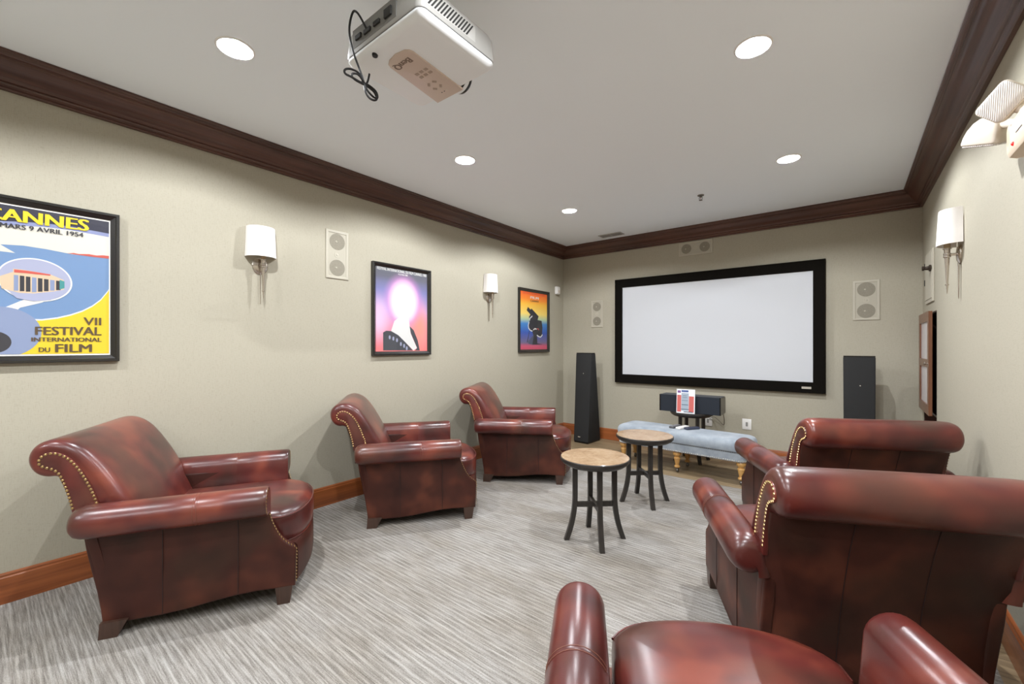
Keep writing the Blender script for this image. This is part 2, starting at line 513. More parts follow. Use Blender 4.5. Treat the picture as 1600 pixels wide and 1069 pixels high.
CROWN = [(0, .1675), (.020, .1675), (.024, .160), (.022, .153), (.027, .150), (.034, .145), (.036, .136), (.033, .130), (.039, .127),
         (.043, .121), (.046, .113), (.054, .106), (.066, .099), (.080, .090), (.092, .078), (.101, .064), (.109, .053), (.120, .046),
         (.131, .043), (.131, .035), (.138, .033), (.143, .027), (.145, .018), (.153, .014), (.153, 0.001), (0, 0.001)]
BASE = [(0, 0), (.0195, 0), (.0195, .132), (.0185, .140), (.014, .145), (.013, .150), (.014, .154), (.011, .160), (.005, .164), (0, .164)]
def moulding(name, prof, side, m, top, label, cat):
    mb = MB(); r0 = []; r1 = []
    for p, d in prof:
        z = H - d if top else d
        if side == 'left':  a, b = (XL + p, YF + p, z), (XL + p, YB - p, z)
        if side == 'right': a, b = (XR - p, YF + p, z), (XR - p, YB - p, z)
        if side == 'back':  a, b = (XL + p, YB - p, z), (XR - p, YB - p, z)
        if side == 'front': a, b = (XL + p, YF + p, z), (XR - p, YF + p, z)
        r0.append(Vector(a)); r1.append(Vector(b))
    mb.loft([r0, r1])
    return struct(mb.build(name, m, smooth=25), label, cat)
for i, (sd, m) in enumerate((('left', CROWN_Y), ('back', CROWN_X), ('right', CROWN_Y), ('front', CROWN_X))):
    moulding('trim_%d' % (i + 1), CROWN, sd, m, True, 'dark stained crown moulding along the %s wall' % sd, 'crown moulding')
for sd, m in (('left', BASE_Y), ('back', BASE_X), ('right', BASE_Y), ('front', BASE_X)):
    moulding('baseboard_' + sd, BASE, sd, m, False, 'reddish brown baseboard along the %s wall' % sd, 'baseboard')

# ================================================================== DOWNLIGHTS
def make_can():
    t = thing('ceiling_light', '', 'ceiling light', group='recessed ceiling downlights')
    mb = MB(); mb.lathe([(.074, .002), (.074, -.003), (.080, -.006), (.088, -.004), (.090, 0.0)], 40, cap=False); mb.build('trim_ring', WHITE, t)
    mb = MB(); mb.lathe([(.0745, .0), (.073, .010), (.066, .024), (.056, .036), (.054, .050)], 40, cap=False); mb.build('reflector', REFLECTOR, t)
    mb = MB(); mb.lathe([(.0535, .046), (.050, .038), (.036, .034), (.012, .032)], 32); mb.build('bulb', BULB, t)
    ld = bpy.data.lights.new('downlight', 'SPOT')
    ld.energy = CAN_POWER; ld.color = (0.925, 0.957, 1.0)
    ld.spot_size = math.radians(172); ld.spot_blend = 0.25; ld.shadow_soft_size = 0.015
    lo = bpy.data.objects.new('downlight', ld); COL.objects.link(lo)
    lo.parent = t; lo.location = (0, 0, 0.028)
    return t
can0 = make_can()
CAN_L = ['recessed downlight nearest the wall behind the viewer, left row', 'recessed downlight just behind the viewer in the left row', 'recessed downlight nearest the viewer in the left row, left of the projector',
         'recessed downlight second from the screen in the left row', 'recessed downlight nearest the screen in the left row, by the air vent',
         'recessed downlight nearest the wall behind the viewer, right row', 'recessed downlight just behind the viewer in the right row', 'recessed downlight overhead in the right row, out of the frame',
         'recessed downlight at upper right with its bulb showing', 'recessed downlight nearest the screen in the right row, near the corner']
for i, (x, y) in enumerate(CANS):
    if i == 0:
        can0.location = (x, y, H); can0['label'] = CAN_L[0]
    else:
        copy_thing(can0, (x, y, H), 0, CAN_L[i])

# ================================================================== ARMCHAIRS
def chair_profile():
    front = [(.185, .40), (.150, .50), (.098, .62), (.040, .74), (-.025, .85), (-.085, .925), (-.150, .960), (-.200, .962), (-.245, .945),
             (-.272, .905), (-.275, .855), (-.252, .808), (-.212, .784), (-.172, .788), (-.140, .755), (-.092, .66), (-.055, .57), (-.025, .46), (.0, .36), (.10, .32)]
    return front
def arm_section(sx, k):
    """closed x-z outline of an arm, sx = +1 right, -1 left, k shrinks towards the roll centre"""
    cx, cz, r = .433, .578, .0775
    pts = []
    for a in range(-118, 181, 13):
        t = math.radians(a)
        pts.append((cx + r * math.cos(t), cz + r * math.sin(t)))
    pts += [(.351, .52), (.345, .44), (.343, .36), (.370, .36), (.376, .47)]
    return [(sx * (cx + (x - cx) * k), cz + (z - cz) * k) for x, z in pts]
def make_armchair():
    t = thing('armchair', '', 'armchair', group='burgundy leather club chairs')
    # ---- backrest: rolled-over cushion back
    P = smooth_path(chair_profile(), 2, True)
    P = [(p.x, p.y) for p in P]
    if area2(P) < 0: P.reverse()
    rings = []
    for x, d in ((-.408, .040), (-.406, .028), (-.400, .016), (-.390, .007), (-.374, .0015), (-.34, 0), (-.25, 0), (-.12, 0), (0, 0), (.12, 0), (.25, 0),
                 (.34, 0), (.374, .0015), (.390, .007), (.400, .016), (.406, .028), (.408, .040)):
        q = inset(P, d) if d else P
        ring = []
        for y, z in q:
            fr = max(0.0, min(1.0, (y + .09 + (z - .6) * .55) / .2))      # how much of a front point this is
            nf = max(0.0, min(1.0, (z - .575) / .075)); nf = .885 + .115 * nf * nf * (3 - 2 * nf)   # narrower between the arms
            ring.append(Vector((x * nf * .965, y + .022 * fr * (1 - (x / .41) ** 2), z)))
        rings.append(ring)
    mb = MB(); mb.loft(rings)
    mb.build('backrest', LEATHER, t, smooth=60)
    # ---- scroll panels at the two ends of the back, with their nail rows
    SC = [(.000, .60), (-.010, .66), (-.034, .735), (-.070, .815), (-.106, .870), (-.145, .902), (-.185, .910), (-.214, .898), (-.229, .872),
          (-.224, .847), (-.204, .834), (-.180, .826), (-.158, .808), (-.144, .775), (-.130, .73), (-.114, .665), (-.102, .60)]
    row = [Vector((a, b)) for a, b in SC]
    out = smooth_path(row, 2)
    for sx in (-1, 1):
        mb = MB()
        pts = [(p.x, p.y) for p in out]
        mb.prism(pts, lambda a, b, q: Vector((q, a, b)), sx * .380, sx * .400, 0.004)
        sp = mb.build('scroll_panel', LEATHER, t)
        nb = MB()
        inn = [Vector(p) for p in inset(pts if area2(pts) > 0 else list(reversed(pts)), .006)]
        for p in resample(inn, .0175)[0:-1]:
            nb.dome((sx * .400, p.x, p.y), (sx, 0, 0), .0068)
        nb.build('nailhead_trim', BRASS, sp)
    # ---- arms
    for sx in (-1, 1):
        mb = MB(); rings = []
        for y, k in ((-.090, .40), (-.084, .68), (-.070, .86), (-.048, .96), (-.020, 1.0), (.018, 1.0), (.022, 1.0), (.098, 1.0), (.102, 1.0), (.15, 1.0), (.30, 1.0), (.396, 1.0), (.400, .985), (.404, 1.0), (.55, 1.0), (.66, 1.0),
                     (.692, .992), (.703, .965), (.708, .92)):
            rings.append([Vector((x, y, max(z, .505) if (y < .02 or (y < .10 and abs(x) > .358)) else z)) for x, z in arm_section(sx, k)])
        mb.loft(rings)
        arm = mb.build('arm', LEATHER, t, smooth=50)
        for yy in (.392, .408):
            sb = MB()
            sec = arm_section(sx, 1.006)[2:22]
            sb.tube([(x, yy, z) for x, z in sec], .0011, 5)
            sb.build('arm_seam', STITCH, arm)
    # ---- side panels
    SIDE = [(.0, .055), (.10, .055), (.24, .058), (.34, .066), (.45, .082), (.55, .093), (.65, .096), (.74, .092), (.832, .090), (.834, .20), (.836, .290),
            (.826, .306), (.800, .324), (.775, .348), (.752, .382), (.734, .420), (.718, .460), (.706, .505), (.702, .56),
            (.60, .565), (.30, .565), (-.07, .56), (-.073, .50), (-.062, .42), (-.044, .33), (-.022, .22), (-.008, .13)]
    for sx in (-1, 1):
        mb = MB()
        mb.prism(SIDE, lambda a, b, q: Vector((q - sx * .024 * max(0, 1 - a / .5), a, b)), sx * .366, sx * .411, .010, 3)
        sp = mb.build('side_panel', LEATHER_FLAT, t, smooth=40)
        for y0, zb in ((.240, .06), (.565, .096)):
            sb = MB()
            o_ = .0125 if y0 < .3 else 0.0
            sb.box(min(sx * (.4093 - o_), sx * (.4118 - o_)), max(sx * (.4093 - o_), sx * (.4118 - o_)), y0 - .0016, y0 + .0016, zb, .53)
            sb.build('panel_seam', SEAM, sp)
        cyc = []
        for a in range(75, -60, -9):
            q = math.radians(a); cyc.append(Vector((.433 + .066 * math.cos(q), .708, .578 + .066 * math.sin(q))))
        low = [Vector((.404, y + .002, z)) for y, z in ((.703, .51), (.708, .500), (.720, .456), (.736, .416), (.754, .379), (.777, .346), (.802, .322), (.828, .304), (.838, .288), (.836, .20), (.834, .10))]
        nb = MB()
        for p in resample(cyc, .0175): nb.dome((sx * p.x, p.y - .001, p.z), (0, 1, 0), .0062)
        nb.build('nailhead_trim', BRASS, sp)
        nb = MB()
        for p in resample(low, .0175): nb.dome((sx * p.x, p.y, p.z), (0, 1, .35), .0062)
        nb.build('nailhead_trim', BRASS, sp)
    # ---- front rail, bowed
    n = 14; rings = []
    for z, dy, sc in ((.088, -.012, 1), (.094, 0.0, 1), (.12, .003, 1), (.22, .003, 1), (.285, 0.0, 1), (.300, -.012, 1)):
        fr = []
        for i in range(n + 1):
            x = -.345 + .69 * i / n
            fr.append(Vector((x, .838 + .052 * (1 - (x / .345) ** 2) + dy, z)))
        ring = fr + [Vector((.345, .62, z)), Vector((-.345, .62, z))]
        rings.append(ring)
    mb = MB(); mb.loft(rings); mb.build('front_rail', LEATHER_FLAT, t, smooth=40)
    # ---- seat cushion, crowned and bowed to the front
    def cush(sc, top):
        out = []
        W, Y0, Y1 = .332, .06, .80
        N = 18
        for i in range(N + 1):                      # front edge, left to right, rounded corners
            u = -1 + 2 * i / N
            x = W * math.sin(u * PI / 2) if abs(u) > .0 else 0
            e = abs(x) / W
            y = .895 - .085 * e ** 2.2 - .05 * e ** 9
            out.append((x, y))
        out += [(W, .70), (W, .55), (W - .004, .30), (W - .004, Y0), (0, Y0), (-W + .004, Y0), (-W + .004, .30), (-W, .55), (-W, .70)]
        c = (0, .46)
        return [(c[0] + (x - c[0]) * sc, c[1] + (y - c[1]) * sc) for x, y in out]
    rings = []
    for z, sc in ((.292, .93), (.296, .965), (.310, .988), (.345, 1.0), (.405, 1.002), (.438, .994), (.452, .98), (.470, .93), (.484, .84), (.494, .68), (.500, .45), (.503, .2)):
        rings.append([Vector((x, y, z)) for x, y in cush(sc, 0)])
    mb = MB(); mb.loft(rings)
    cu = mb.build('seat_cushion', LEATHER, t, smooth=60)
    pb = MB()
    pp = [Vector((x, y, .446)) for x, y in cush(.992, 0)][0:20]
    pb.tube(pp, .0045, 6)
    pb.build('piping', LEATHER, cu)
    pb = MB()
    pp = [Vector((x, y, .302)) for x, y in cush(.985, 0)][0:20]
    pb.tube(pp, .0045, 6)
    pb.build('piping', LEATHER, cu)
    # ---- outside back
    prof = [(-.158, .783), (-.128, .70), (-.100, .61), (-.072, .50), (-.046, .38), (-.024, .25), (-.008, .13), (.0, .056)]
    prof = [(p.x, p.y) for p in smooth_path(prof, 1)]
    rings = []
    for y, z in prof:
        h = .384 + .008 * max(0, min(1, (z - .10) / .6))
        rings.append([Vector((-h + .010, y, z)), Vector((-h * .5, y - .004, z)), Vector((0, y - .006, z)), Vector((h * .5, y - .004, z)), Vector((h - .010, y, z)), Vector((h, y + .012, z)),
                      Vector((h, y + .05, z)), Vector((-h, y + .05, z)), Vector((-h, y + .012, z))])
    mb = MB(); mb.loft(rings)
    bp = mb.build('back_panel', LEATHER_FLAT, t, smooth=50)
    for x0 in (-.118, .136):
        sb = MB()
        sb.tube([(x0, y - .0055, z) for y, z in prof], .0018, 5)
        sb.build('panel_seam', SEAM, bp)
    # ---- under-frame board and feet
    mb = MB(); mb.box(-.36, .36, .03, .80, .10, .13); mb.build('under_board', DARK, t, smooth=0)
    for sx in (-1, 1):
        mb = MB()
        r0 = [(sx * .410, -.006), (sx * .410, .066), (sx * .345, .066), (sx * .345, -.006)]
        r1 = [(sx * .408, -.002), (sx * .408, .105), (sx * .330, .105), (sx * .330, -.002)]
        mb.loft([[Vector((x, y, 0)) for x, y in r0], [Vector((x, y, .075)) for x, y in r1]])
        mb.build('foot', FOOT, t, smooth=0)
        mb = MB()
        r0 = [(sx * .405, .806), (sx * .405, .745), (sx * .345, .745), (sx * .345, .806)]
        r1 = [(sx * .409, .822), (sx * .409, .735), (sx * .330, .735), (sx * .330, .822)]
        mb.loft([[Vector((x, y, 0)) for x, y in r0], [Vector((x, y, .11)) for x, y in r1]])
        mb.build('foot', FOOT, t, smooth=0)
    return t
CH = [(-3.141, .571, 30.42, 'burgundy leather armchair at far left under the yellow and blue poster'),
      (-3.200, 2.104, 37.47, 'burgundy leather armchair in the middle of the row along the poster wall'),
      (-3.151, 3.598, 59.36, 'burgundy leather armchair nearest the tall speaker in the corner, along the poster wall'),
      (.049, 3.472, -28.05, 'burgundy leather armchair at right nearest the blue bench, seen from behind'),
      (.061, 2.128, -25.35, 'large burgundy leather armchair at right seen from behind, middle of its row'),
      (.046, .770, -27.96, 'burgundy leather armchair cut by the bottom edge, seat and both arms in the foreground')]
ch0 = make_armchair()
for i, (x, y, a, lab) in enumerate(CH):
    if i == 0:
        ch0.location = (x, y, 0); ch0.rotation_euler = (0, 0, -math.radians(a)); ch0['label'] = lab
    else:
        copy_thing(ch0, (x, y, 0), -math.radians(a), lab)

# ================================================================== FRAMED POSTERS (left wall)
def frame_mesh(y0, y1, z0, z1, wd, dp, x):
    """mitred frame: outer rectangle, raised lip, sunk inner edge; stands dp off the wall"""
    mb = MB(); rings = []
    for ins, hh in ((0, 0), (0, dp), (.003, dp + .003), (.015, dp + .003), (.019, dp - .002), (wd, .016), (wd, 0.008)):
        rings.append([Vector((x + hh, y0 + ins, z0 + ins)), Vector((x + hh, y1 - ins, z0 + ins)), Vector((x + hh, y1 - ins, z1 - ins)), Vector((x + hh, y0 + ins, z1 - ins))])
    mb.loft(rings, cap=False)
    return mb
FRAME_M = mat('satin_black_picture_frame', rgb(30, 28, 26), 0.25, spec=0.6, coat=0.3)
def poster(label, y0, y1, z0, z1, wd, sheet_mat):
    cy, cz = (y0 + y1) / 2, (z0 + z1) / 2
    t = thing('framed_poster', label, 'poster', (XL, cy, cz))
    fm = frame_mesh(y0 - cy, y1 - cy, z0 - cz, z1 - cz, wd, .034, .0)
    fm.build('frame', FRAME_M, t, smooth=0)
    a, b, c, d = y0 - cy + wd - .002, y1 - cy - wd + .002, z0 - cz + wd - .002, z1 - cz - wd + .002
    mb = MB(); mb.box(.004, .012, a, b, c, d)
    sh = mb.build('print_sheet', sheet_mat, t, smooth=0)
    mb = MB(); mb.box(.0140, .0155, a, b, c, d); mb.build('glass', GLASS, t, smooth=0)
    return t, sh, cy, cz
def layer(name, pts, k, m, parent, label=None):
    """one printed colour area: a thin flat shape lying on the sheet"""
    mb = MB()
    mb.prism(pts, lambda a, b, q: Vector((q, a, b)), .0121, .0121 + .0003 * k)
    o = mb.build(name, m, parent, smooth=0)
    if label: o['label'] = label
    return o
def clip(pts, y0, y1, z0, z1):
    def cut(P, ins, it):
        out = []
        for i in range(len(P)):
            a, b = P[i - 1], P[i]
            if ins(b):
                if not ins(a): out.append(it(a, b))
                out.append(b)
            elif ins(a): out.append(it(a, b))
        return out
    def lerpy(v): return lambda a, b: (v, a[1] + (b[1] - a[1]) * (v - a[0]) / (b[0] - a[0]))
    def lerpz(v): return lambda a, b: (a[0] + (b[0] - a[0]) * (v - a[1]) / (b[1] - a[1]), v)
    P = [tuple(p) for p in pts]
    for ins, it in ((lambda p: p[0] >= y0, lerpy(y0)), (lambda p: p[0] <= y1, lerpy(y1)), (lambda p: p[1] >= z0, lerpz(z0)), (lambda p: p[1] <= z1, lerpz(z1))):
        P = cut(P, ins, it)
        if not P: break
    return P
def ink(name, *c): return mat(name, tuple(0.78 * q for q in rgb(*c)[:3]) + (1,), 0.55)
INK_NAVY = ink('navy_ink', 48, 48, 66); INK_SEA = ink('sea_blue_ink', 120, 154, 198); INK_CREAM = ink('cream_ink', 238, 233, 220)
INK_YEL = ink('yellow_ink', 246, 214, 40); INK_RED = ink('coral_ink', 214, 92, 80); INK_GREY = ink('blue_grey_ink', 142, 156, 190)
INK_WHITE = ink('white_ink', 244, 243, 240); INK_BRN = ink('brown_ink', 94, 74, 48); INK_DK = ink('charcoal_ink', 52, 50, 56)
INK_TAN = ink('sand_ink', 226, 200, 168); INK_TEAL = ink('teal_ink', 70, 150, 150); INK_LIL = ink('pale_lilac_ink', 176, 180, 208)
PAPER = mat('poster_paper', rgb(240, 238, 232), 0.6)

# ---- poster A: Cannes 1954, only its right part is inside the picture
t, sh, cy, cz = poster('black framed yellow and blue film festival poster cut by the left edge of the photo', -.190, .557, 1.304, 2.216, .040, PAPER)
def z8(x, y):                 # position on the print -> local (y, z)
    a = on_left(x / 3.816, 300 + y / 3.816, .012); return (a[0] - cy, a[1] - cz)
A0, A1, B0, B1 = -.3290, .3275, -.407, .407
art = [('sea_field', [(A0, B0), (A1, B0), (A1, B1), (A0, B1)], 1, INK_SEA)]
lay = lambda nm, pts, k, m: layer(nm, clip(pts, A0, A1, B0, B1), k, m, sh)
lay('sea_field', [(A0, B0), (A1, B0), (A1, B1), (A0, B1)], 1, INK_SEA)
sky = [(A0, B1), (A0, .155), (-.05, .150)] + [z8(*p) for p in ((0, 312), (140, 320), (280, 342), (430, 372), (650, 398))] + [(A1, B1)]
lay('cloud_band', sky, 2, INK_CREAM)
nav = [(A0, B1), (A0, .33), (-.1, .315)] + [z8(*p) for p in ((0, 172), (120, 178), (260, 186), (420, 206), (560, 232), (655, 250))] + [(A1, B1)]
lay('dusk_band', [(a, b - .022) for a, b in nav[:-1]] + [(A1, B1)], 3, ink('dusk_blue_ink', 150, 158, 200))
lay('night_band', nav, 4, INK_NAVY)
lay('coast', [z8(*p) for p in ((400, 366), (440, 364), (470, 370), (530, 371), (575, 379), (615, 378), (655, 383), (655, 399), (560, 388), (470, 376))], 5, INK_RED)
yl = [z8(*p) for p in ((660, 570), (640, 600), (600, 648), (550, 685), (490, 715), (420, 738), (340, 756), (250, 767), (160, 766), (80, 752), (0, 740))] + [(A0, -.2), (A0, B0), (A1, B0)]
# white edge, then the yellow ground a little below it
lay('shore_line', [(a, b + .008) for a, b in yl], 4, INK_WHITE)
lay('yellow_ground', yl, 5, INK_YEL)
sw = [z8(*p) for p in ((0, 700), (110, 655), (230, 610), (330, 620), (250, 660), (120, 690), (60, 740), (0, 790))] 
lay('white_swathe', sw + [(A0, -.16), (A0, -.10)], 6, INK_WHITE)
c_ = z8(0, 835)
lay('round_shape', [(c_[0] + .150 * math.cos(q), c_[1] + .138 * math.sin(q)) for q in [2 * PI * i / 48 for i in range(48)]], 7, INK_GREY)
lay('round_core', [(c_[0] - .02 + .06 * math.cos(q), c_[1] - .055 + .058 * math.sin(q)) for q in [2 * PI * i / 32 for i in range(32)]], 8, INK_DK)
def oval(cx, cyy, rx, ry, tilt, n=56):
    out = []
    for i in range(n):
        q = 2 * PI * i / n
        out.append(z8(cx + rx * math.cos(q) - ry * math.sin(q) * 0, cyy + ry * math.sin(q) + rx * math.cos(q) * tilt))
    return out
lay('oval_border', oval(205, 524, 226, 128, .11), 9, INK_WHITE)
lay('oval_sky', oval(205, 524, 216, 121, .11), 10, INK_LIL)
lay('oval_hall', [z8(*p) for p in ((-12, 505), (78, 476), (78, 458), (130, 463), (300, 492), (380, 526), (382, 590), (300, 616), (120, 603), (10, 575))], 11, INK_TAN)
for i in range(8):
    x = 82 + i * 36
    lay('hall_bay', [z8(x, 494 + i * 5), z8(x + 27, 497 + i * 5), z8(x + 27, 598 - abs(i - 3) * 3), z8(x, 598 - abs(i - 3) * 3)], 12, INK_DK if i % 3 else INK_GREY)
lay('hall_flags', [z8(*p) for p in ((84, 462), (160, 470), (240, 482), (300, 492), (300, 500), (240, 494), (160, 486), (84, 480))], 13, INK_RED)
lay('hall_side', [z8(*p) for p in ((355, 524), (384, 534), (384, 574), (355, 582))], 13, INK_TEAL)
lay('oval_road', [z8(*p) for p in ((60, 600), (200, 606), (320, 594), (385, 582), (370, 612), (300, 645), (200, 652), (100, 634))], 13, INK_LIL)
def ptext(s, tl, tr, br, bl, m, parent, k=16, bold=.02, fn=z8, xoff=None):
    P = [Vector(fn(*q)) for q in (bl, br, tr, tl)]
    mb = MB()
    def f(a, b):
        q = P[0].lerp(P[1], a).lerp(P[3].lerp(P[2], a), b)
        return Vector((.0121 + .0003 * k, q.x, q.y))
    add_text(mb, s, f, bold)
    return mb.build('lettering', m, parent, smooth=0)
INK_GOLD = ink('golden_yellow_ink', 250, 216, 36)
ptext('CANNES', (-118, 76), (533, 170), (530, 236), (-118, 150), INK_GOLD, sh, bold=.06)
ptext('MARS 9 AVRIL 1954', (-2, 180), (497, 245), (497, 271), (-2, 209), INK_DK, sh, bold=.05)
ptext('VII', (497, 748), (603, 751), (603, 795), (497, 794), INK_BRN, sh, bold=.06)
ptext('FESTIVAL', (208, 803), (606, 806), (605, 855), (208, 852), INK_BRN, sh, bold=.06)
ptext('INTERNATIONAL', (186, 867), (605, 869), (605, 893), (186, 891), INK_BRN, sh, bold=.06)
ptext('DU', (230, 927), (299, 928), (299, 955), (230, 954), INK_BRN, sh, bold=.05)
ptext('FILM', (328, 907), (548, 908), (548, 954), (328, 955), INK_BRN, sh, bold=.06)

# ---- poster B: soft pink and violet glow
GLOW = mat('soft_pink_violet_print', rgb(160, 140, 190), 0.55)
g = G(GLOW)
def blob(cyy, czz, ry, rz, soft):
    m_ = g.mapping((1, 1 / ry, 1 / rz), (0, -cyy / ry, -czz / rz))
    sp = g.n('SeparateXYZ'); g.l(m_, sp.inputs[0])
    d2 = g.math('ADD', g.math('MULTIPLY', sp.outputs[1], sp.outputs[1]), g.math('MULTIPLY', sp.outputs[2], sp.outputs[2]))
    return g.ramp(g.math('SQRT', d2), [(max(0, 1 - soft), g1(1)), (1, g1(0))], 'EASE')
sp = g.n('SeparateXYZ'); g.l(g.tc.outputs['Object'], sp.inputs[0])
vert = g.ramp(g.math('MULTIPLY_ADD', sp.outputs[2], 1.1, .5), [(0.05, rgb(236, 120, 120)), (0.30, rgb(226, 140, 160)), (0.50, rgb(182, 160, 210)), (0.72, rgb(122, 122, 172)), (0.86, rgb(96, 96, 110)), (1.0, rgb(88, 90, 94))])
c = g.mix(blob(.22, -.16, .20, .36, 1.0), vert, rgb(246, 146, 130))
c = g.mix(blob(-.30, -.10, .20, .30, 1.0), c, rgb(232, 190, 218))
c = g.mix(blob(.015, .10, .275, .315, .55), c, rgb(206, 142, 204))
c = g.mix(blob(.015, .095, .215, .255, .35), c, rgb(236, 190, 214))
c = g.mix(blob(.015, .075, .185, .225, .45), c, rgb(226, 222, 224))
g.color(c)
t, sh, cy, cz = poster('black framed pink and violet glow poster between the two wall lamps', 2.363, 3.085, 1.304, 2.217, .040, GLOW)
def z2(x, y):
    a = on_left(570 + x / 6.29, 400 + y / 6.29, .012); return (a[0] - cy, a[1] - cz)
INK_COAT = ink('charcoal_coat_ink', 74, 76, 82)
layer('neck_shape', [z2(*p) for p in ((290, 640), (330, 610), (430, 600), (440, 680), (450, 760), (512, 905), (478, 930), (400, 850), (330, 780), (258, 738))], 1, INK_WHITE, sh)
layer('coat_shape', [z2(*p) for p in ((180, 752), (210, 735), (258, 738), (330, 780), (400, 850), (474, 930), (180, 930))], 2, INK_COAT, sh)
layer('coat_edge', [z2(*p) for p in ((440, 690), (480, 730), (520, 830), (540, 930), (490, 930), (514, 905), (452, 760))], 2, INK_COAT, sh)
for i, (x, y) in enumerate(((244, 800), (280, 812), (316, 828), (354, 866), (386, 884), (412, 908))):
    layer('coat_button', [z2(x + 9 * math.cos(q) , y + 20 * math.sin(q)) for q in [2 * PI * k / 16 for k in range(16)]], 4, INK_LIL, sh)
ptext('FESTIVAL INTERNATIONAL DU FILM CANNES 1980', (120, 100), (604, 182), (604, 210), (120, 128), INK_WHITE, sh, 5, .05, z2)
ptext('9-23 MAI 1980', (328, 172), (420, 186), (420, 202), (328, 188), INK_WHITE, sh, 5, .05, z2)

# ---- poster C: sunset to blue gradient with a dark camera silhouette
SUN = mat('sunset_to_blue_print', rgb(230, 150, 60), 0.55)
g = G(SUN)
sp = g.n('SeparateXYZ'); g.l(g.tc.outputs['Object'], sp.inputs[0])
g.color(g.ramp(g.math('MULTIPLY_ADD', sp.outputs[2], 1.17, .5),
               [(0.0, rgb(196, 72, 96)), (0.07, rgb(200, 80, 110)), (0.13, rgb(110, 98, 130)), (0.30, rgb(46, 82, 170)), (0.45, rgb(62, 132, 196)), (0.53, rgb(180, 200, 160)), (0.62, rgb(244, 214, 110)),
                (0.78, rgb(246, 186, 60)), (0.86, rgb(244, 138, 40)), (1.0, rgb(232, 84, 34))]))
t, sh, cy, cz = poster('small looking black framed sunset and blue poster in the far corner of the left wall', 4.677, 5.432, 1.305, 2.216, .042, SUN)
def z3(x, y):
    a = on_left(800 + x / 8.91, 440 + y / 8.91, .012); return (a[0] - cy, a[1] - cz)
INK_BLK = ink('black_ink', 46, 46, 56)
layer('camera_silhouette', [z3(*p) for p in ((222, 352), (258, 392), (272, 376), (370, 484), (356, 536), (412, 548), (424, 640), (418, 740), (398, 776), (350, 760), (352, 860), (430, 876), (284, 880), (300, 760), (280, 694), (236, 670), (226, 610), (246, 540), (236, 490), (256, 460), (204, 398))], 2, INK_BLK, sh)
layer('tripod_leg', [z3(*p) for p in ((240, 680), (246, 682), (216, 850), (206, 846))], 2, INK_BLK, sh)
layer('rock', [z3(*p) for p in ((300, 740), (284, 880), (232, 868), (222, 838))], 3, ink('slate_ink', 88, 92, 116), sh)
def stroke(name, pts, wd, m):
    pts = [Vector(z3(*p)) for p in pts]; L = []; R_ = []
    for i, p in enumerate(pts):
        d = (pts[min(i + 1, len(pts) - 1)] - pts[max(0, i - 1)]).normalized(); nn = Vector((-d.y, d.x)) * wd / 2
        L.append(p + nn); R_.append(p - nn)
    layer(name, [tuple(p) for p in L + R_[::-1]], 4, m, sh)
stroke('reel_outline', [(282, 480), (262, 500), (246, 516), (248, 540)], .016, INK_WHITE)
stroke('reel_outline', [(238, 560), (226, 610), (232, 650), (256, 682), (284, 690)], .016, INK_WHITE)
stroke('reel_outline', [(296, 674), (318, 656), (340, 664)], .016, INK_WHITE)
stroke('reel_outline', [(344, 660), (362, 656), (374, 678)], .014, INK_RED)
stroke('reel_outline', [(346, 748), (372, 766), (396, 774), (414, 756), (422, 738)], .016, INK_WHITE)
ptext('FILM', (256, 202), (370, 222), (370, 254), (256, 236), INK_WHITE, sh, 5, .05, z3)
ptext('CANNES', (256, 256), (370, 270), (370, 290), (256, 280), INK_BRN, sh, 5, .05, z3)
ptext('FESTIVAL INTERNATIONAL', (150, 140), (462, 192), (462, 214), (150, 164), INK_RED, sh, 5, .0, z3)

# ================================================================== WALL LAMPS
def make_sconce():
    t = thing('wall_lamp', '', 'wall lamp', group='nickel wall lamps with white half shades')
    # local: wall at x = 0, room towards +x, y along the wall, z = 0 at the middle of the back plate
    mb = MB(); rings = []
    n = 22
    def half(ry, dp, z, ins=0.0):
        return [Vector((max(0.004, (dp - ins) * math.sin(PI * i / n) ** .8), -(ry - ins) * math.cos(PI * i / n), z)) for i in range(n + 1)]
    outer = [half(.108 + (.099 - .108) * k, .118 - .012 * k, .062 + .232 * k) for k in (0, .33, .66, 1)]
    inner = [half(.108 + (.099 - .108) * k, .118 - .012 * k, .062 + .232 * k, .003) for k in (1, .66, .33, 0)]
    mb.loft(outer + inner + [outer[0]], cap=False, closed=False)
    mb.build('lamp_shade', SHADE, t)
    Mx = Matrix.Rotation(PI / 2, 4, 'Y')
    mb = MB(); mb.lathe([(.0, .0), (.056, .0), (.058, .006), (.052, .012), (.046, .014), (.040, .018), (.014, .020), (.0, .020)], 32, Matrix.Scale(1.15, 4, (0, 0, 1)) @ Mx)
    mb.build('back_plate', NICKEL, t)
    mb = MB(); mb.tube([(.018, 0, .0), (.040, 0, .0), (.062, 0, .0)], .009, 12); mb.build('arm', NICKEL, t)
    mb = MB(); mb.lathe([(.0, -.265), (.003, -.25), (.006, -.205), (.010, -.203), (.010, -.197), (.006, -.195), (.009, -.12), (.013, -.02), (.019, -.016), (.019, -.008), (.016, -.004), (.019, 0), (.019, .010), (.015, .014), (.016, .036), (.022, .038), (.022, .043), (.0, .043)],
                         20, Matrix.Translation((.064, 0, 0)))
    mb.build('stem', NICKEL, t)
    mb = MB(); mb.lathe([(.017, .043), (.017, .100), (.0, .100)], 18, Matrix.Translation((.064, 0, 0))); mb.build('candle_sleeve', CANDLE, t)
    # narrow tail under the back plate
    mb = MB(); mb.lathe([(.0, -.30), (.0025, -.29), (.0035, -.20), (.005, -.07), (.004, -.05)], 10, Matrix.Translation((.010, 0, 0))); mb.build('tail', NICKEL, t)
    return t
sc = make_sconce()
